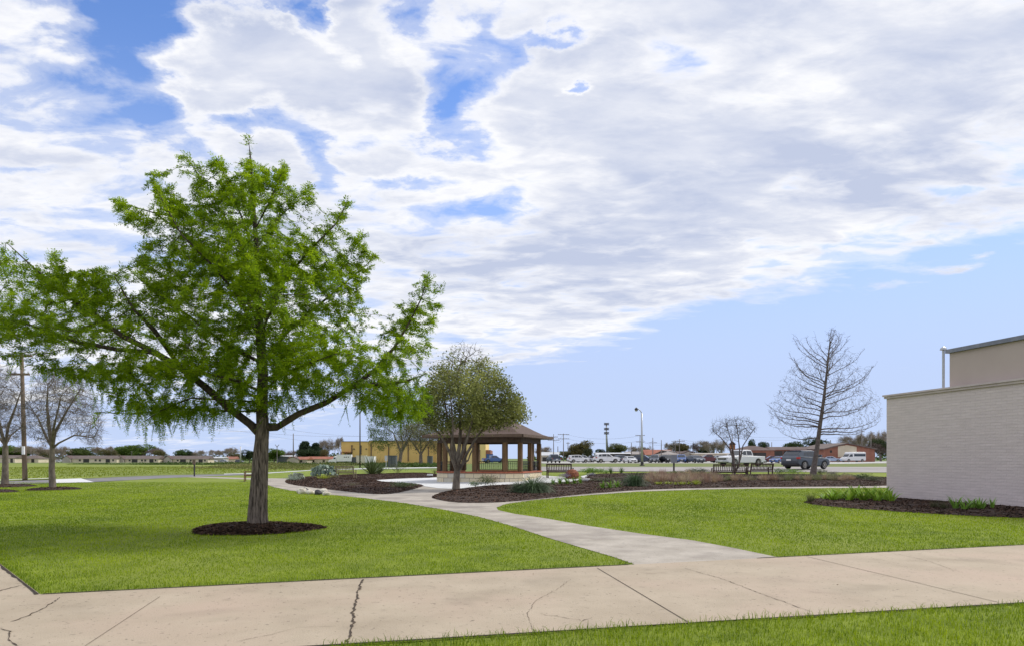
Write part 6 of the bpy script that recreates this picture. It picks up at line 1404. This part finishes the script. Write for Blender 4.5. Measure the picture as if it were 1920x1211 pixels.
# ------------------------------------------------------------------ sky and light
def pdir(px, py):
    d = Vector(((px-HX)/F, 1, (HY-py)/F)).normalized(); return d
OFFZ = .12
def cp(px, py):
    d = pdir(px, py); k = 1/(d.z+OFFZ); return (d.x*k, d.y*k)
def world():
    w = bpy.data.worlds.new('World'); scene.world = w; w.use_nodes = True; n, l = w.node_tree.nodes, w.node_tree.links
    for x in list(n): n.remove(x)
    out = n.new('ShaderNodeOutputWorld'); sky = n.new('ShaderNodeTexSky'); sky.sky_type = 'NISHITA'; sky.sun_disc = False
    sky.sun_elevation = SUN_EL; sky.sun_rotation = SUN_AZ; sky.air_density = 1.0; sky.dust_density = .2; sky.ozone_density = 2.0
    def math_(op, a, b=None, c=None, clamp=False):
        m = n.new('ShaderNodeMath'); m.operation = op; m.use_clamp = clamp
        for i, v in enumerate((a, b, c)):
            if v is None: continue
            if isinstance(v, (int, float)): m.inputs[i].default_value = v
            else: l.new(v, m.inputs[i])
        return m.outputs[0]
    def rng_(v, a, b, c=0, d=1, smooth=True):
        m = n.new('ShaderNodeMapRange'); m.interpolation_type = 'SMOOTHSTEP' if smooth else 'LINEAR'; l.new(v, m.inputs['Value'])
        for k, q in zip(('From Min', 'From Max', 'To Min', 'To Max'), (a, b, c, d)): m.inputs[k].default_value = q
        return m.outputs[0]
    tc = n.new('ShaderNodeTexCoord'); sp = n.new('ShaderNodeSeparateXYZ'); l.new(tc.outputs['Generated'], sp.inputs[0])
    zc = math_('ADD', math_('MAXIMUM', sp.outputs['Z'], 0.0), OFFZ); cb = n.new('ShaderNodeCombineXYZ')
    l.new(math_('DIVIDE', sp.outputs['X'], zc), cb.inputs[0]); l.new(math_('DIVIDE', sp.outputs['Y'], zc), cb.inputs[1]); P = cb.outputs[0]
    spP = n.new('ShaderNodeSeparateXYZ'); l.new(P, spP.inputs[0]); U, Vv = spP.outputs[0], spP.outputs[1]
    def noise(scale, detail, rough, dist=0.0, vec=None, rot=0, off=(0, 0, 0), sc=(1, 1, 1)):
        mp = n.new('ShaderNodeMapping'); mp.inputs['Location'].default_value = off; mp.inputs['Scale'].default_value = sc; mp.inputs['Rotation'].default_value = (0, 0, rot); l.new(vec or P, mp.inputs['Vector'])
        t = n.new('ShaderNodeTexNoise'); t.inputs['Scale'].default_value = scale; t.inputs['Detail'].default_value = detail; t.inputs['Roughness'].default_value = rough; t.inputs['Distortion'].default_value = dist
        l.new(mp.outputs[0], t.inputs['Vector']); return t.outputs['Fac']
    wn = n.new('ShaderNodeTexNoise'); wn.inputs['Scale'].default_value = 3.0; wn.inputs['Detail'].default_value = 8; wn.inputs['Roughness'].default_value = .62; l.new(P, wn.inputs['Vector'])
    wa = n.new('ShaderNodeVectorMath'); wa.operation = 'MULTIPLY_ADD'; l.new(wn.outputs['Color'], wa.inputs[0]); wa.inputs[1].default_value = (.44, .44, 0); wa.inputs[2].default_value = (-.22, -.22, 0)
    wb = n.new('ShaderNodeVectorMath'); wb.operation = 'ADD'; l.new(P, wb.inputs[0]); l.new(wa.outputs[0], wb.inputs[1]); PW = wb.outputs[0]
    def blob(px, py, rx, ry, amp, ang=0):
        c = cp(px, py); ex = cp(px+rx, py); ey = cp(px, py-ry); sx = abs(ex[0]-c[0]); sy = math.hypot(ey[0]-c[0], ey[1]-c[1])
        mp = n.new('ShaderNodeMapping'); mp.vector_type = 'TEXTURE'; mp.inputs['Location'].default_value = (c[0], c[1], 0); mp.inputs['Rotation'].default_value = (0, 0, ang); mp.inputs['Scale'].default_value = (sx, sy, 1)
        l.new(PW, mp.inputs['Vector']); v = n.new('ShaderNodeVectorMath'); v.operation = 'LENGTH'; l.new(mp.outputs[0], v.inputs[0])
        return math_('MULTIPLY', rng_(v.outputs['Value'], 0.0, 1.6, 1, 0), amp)
    # coverage: cloud field ends along a far edge
    a = cp(930, 705); b = cp(1920, 425); dx, dy = b[0]-a[0], b[1]-a[1]; L = math.hypot(dx, dy); nx, ny = dy/L, -dx/L   # right-hand normal (away from cloud)
    if nx*(0-a[0])+ny*(0-a[1]) > 0: nx, ny = -nx, -ny
    s1 = math_('ADD', math_('ADD', math_('MULTIPLY', U, nx), math_('MULTIPLY', Vv, ny)), -(nx*a[0]+ny*a[1]))
    edge = rng_(s1, -.42, .40, .38, -.95)
    far = rng_(Vv, 3.2, 5.2, 0, -.62)
    cov = math_('ADD', edge, far)
    # the left part is more broken up than the bank on the right
    cov = math_('ADD', cov, rng_(U, -.9, .25, -.17, .12))
    for q in HOLES: cov = math_('ADD', cov, blob(*q))
    ra = -math.atan2(dy, dx)
    nA = noise(2.1, 9, .57, .3, off=(3.1, .4, 0), rot=ra, sc=(.75, 1.15, 1)); nB = noise(7.0, 9, .56, .4, off=(.7, 5.2, 0), rot=ra, sc=(.7, 1.2, 1)); nC = noise(.8, 3, .5, 0, off=(8, 1, 0))
    f = math_('ADD', math_('MULTIPLY', nA, 1.0), math_('MULTIPLY', nB, .85)); f = math_('ADD', f, math_('MULTIPLY', nC, .2)); f = math_('ADD', f, -1.025)
    dens = math_('ADD', math_('MULTIPLY', f, 2.1), cov)
    mask = rng_(dens, -.24, .34)
    thin = rng_(dens, -.42, .02, 0, .40)
    mask = math_('MAXIMUM', mask, thin)
    tk = noise(1.3, 6, .5, .3, off=(1.2, 7.7, 0), rot=ra, sc=(.6, 1.2, 1)); tk2 = noise(4.5, 8, .6, .3, off=(4.2, 2.7, 0), rot=ra, sc=(.6, 1.2, 1)); tk3 = noise(15, 6, .6, .3, off=(2.2, 1.7, 0), rot=ra, sc=(.6, 1.2, 1))
    gr = math_('ADD', math_('MULTIPLY', tk, .8), math_('MULTIPLY', tk2, .65)); gr = math_('ADD', gr, math_('MULTIPLY', tk3, .22)); gr = math_('ADD', gr, rng_(dens, .05, .8, -.22, .10))
    gr = rng_(gr, .60, 1.04, 0, 1, False)
    mx = n.new('ShaderNodeMix'); mx.data_type = 'RGBA'; l.new(gr, mx.inputs['Factor']); mx.inputs['A'].default_value = (.95, .955, .985, 1); mx.inputs['B'].default_value = (.53, .59, .76, 1)
    b1 = n.new('ShaderNodeBackground'); b1.inputs['Strength'].default_value = SKY_S
    tint = n.new('ShaderNodeMix'); tint.data_type = 'RGBA'; tint.blend_type = 'MULTIPLY'; tint.inputs['Factor'].default_value = 1; tint.inputs['B'].default_value = SKY_TINT; l.new(sky.outputs[0], tint.inputs['A']); l.new(tint.outputs['Result'], b1.inputs['Color'])
    b2 = n.new('ShaderNodeBackground'); b2.inputs['Strength'].default_value = CLOUD_S; l.new(mx.outputs['Result'], b2.inputs['Color'])
    # a thin whitish blue veil of humid air, thickest at the horizon
    veil = math_('MAXIMUM', rng_(sp.outputs['Z'], .08, .52, .96, .02), .0)
    b3 = n.new('ShaderNodeBackground'); b3.inputs['Strength'].default_value = 1.0; b3.inputs['Color'].default_value = VEIL
    mv = n.new('ShaderNodeMixShader'); l.new(veil, mv.inputs[0]); l.new(b1.outputs[0], mv.inputs[1]); l.new(b3.outputs[0], mv.inputs[2]); b1 = mv
    ms = n.new('ShaderNodeMixShader'); l.new(mask, ms.inputs[0]); l.new(b1.outputs[0], ms.inputs[1]); l.new(b2.outputs[0], ms.inputs[2]); l.new(ms.outputs[0], out.inputs['Surface'])
    w.cycles.sampling_method = 'MANUAL'; w.cycles.sample_map_resolution = 1024
HOLES = [(250, 70, 130, 130, -.75), (400, 10, 190, 70, -.75), (235, 200, 90, 90, -.55), (310, 235, 60, 40, -.35), (600, 40, 45, 110, -.62), (850, 180, 60, 110, -.62), (870, 270, 70, 40, -.45), (930, 50, 60, 70, -.6), (790, 20, 40, 40, -.4),
         (465, 232, 75, 30, -.6), (590, 300, 40, 80, -.6), (180, 425, 110, 34, -.5), (190, 265, 50, 34, -.35), (925, 400, 80, 22, -.6), (1063, 174, 34, 16, -.75), (790, 345, 60, 18, -.5), (60, 302, 90, 14, -.4), (1040, 40, 50, 26, -.55),
         (1470, 372, 110, 24, -.35), (1560, 350, 60, 18, -.3), (80, 90, 110, 130, .20), (370, 160, 60, 60, .5), (520, 150, 130, 90, .6), (525, 60, 40, 50, .4), (700, 120, 55, 170, .5), (740, 330, 110, 90, .3), (250, 310, 240, 40, .2), (1300, 250, 420, 200, .22),
         (1700, 535, 60, 16, .85), (1790, 498, 60, 14, .85), (1855, 470, 30, 8, .6), (1228, 684, 18, 9, .6), (200, 600, 250, 60, .12)]
SUN_EL, SUN_AZ = R(48), R(62)
SKY_S, CLOUD_S = .15, 1.0
SKY_TINT = (.78, .96, 1.3, 1)
VEIL = (.53, .64, .91, 1)
world()
sun = bpy.data.lights.new('sun', 'SUN'); sun.energy = 2.6; sun.angle = R(11); sun.color = (1, .95, .87)
so = bpy.data.objects.new('sun', sun); COL.objects.link(so)
# sky sun_rotation turns clockwise from +Y; the lamp shines from the same direction
sd = Vector((math.sin(SUN_AZ)*math.cos(SUN_EL), math.cos(SUN_AZ)*math.cos(SUN_EL), math.sin(SUN_EL)))
so.rotation_euler = sd.to_track_quat('Z', 'Y').to_euler()

cam = bpy.data.cameras.new('camera'); co = bpy.data.objects.new('camera', cam); COL.objects.link(co)
co.location = (0, 0, CH); co.rotation_euler = (R(90), 0, 0); cam.sensor_width = 36; cam.lens = 36*F/1920
cam.shift_y = (HY-605.5)/1920; cam.clip_end = 12000; cam.clip_start = .05
scene.camera = co
scene.render.resolution_x = 1024; scene.render.resolution_y = 645
vs = scene.view_settings; vs.view_transform = 'Standard'; vs.look = 'None'; vs.exposure = 0.06; vs.gamma = 1
scene.cycles.max_bounces = 6; scene.cycles.transparent_max_bounces = 8; scene.cycles.use_denoising = True
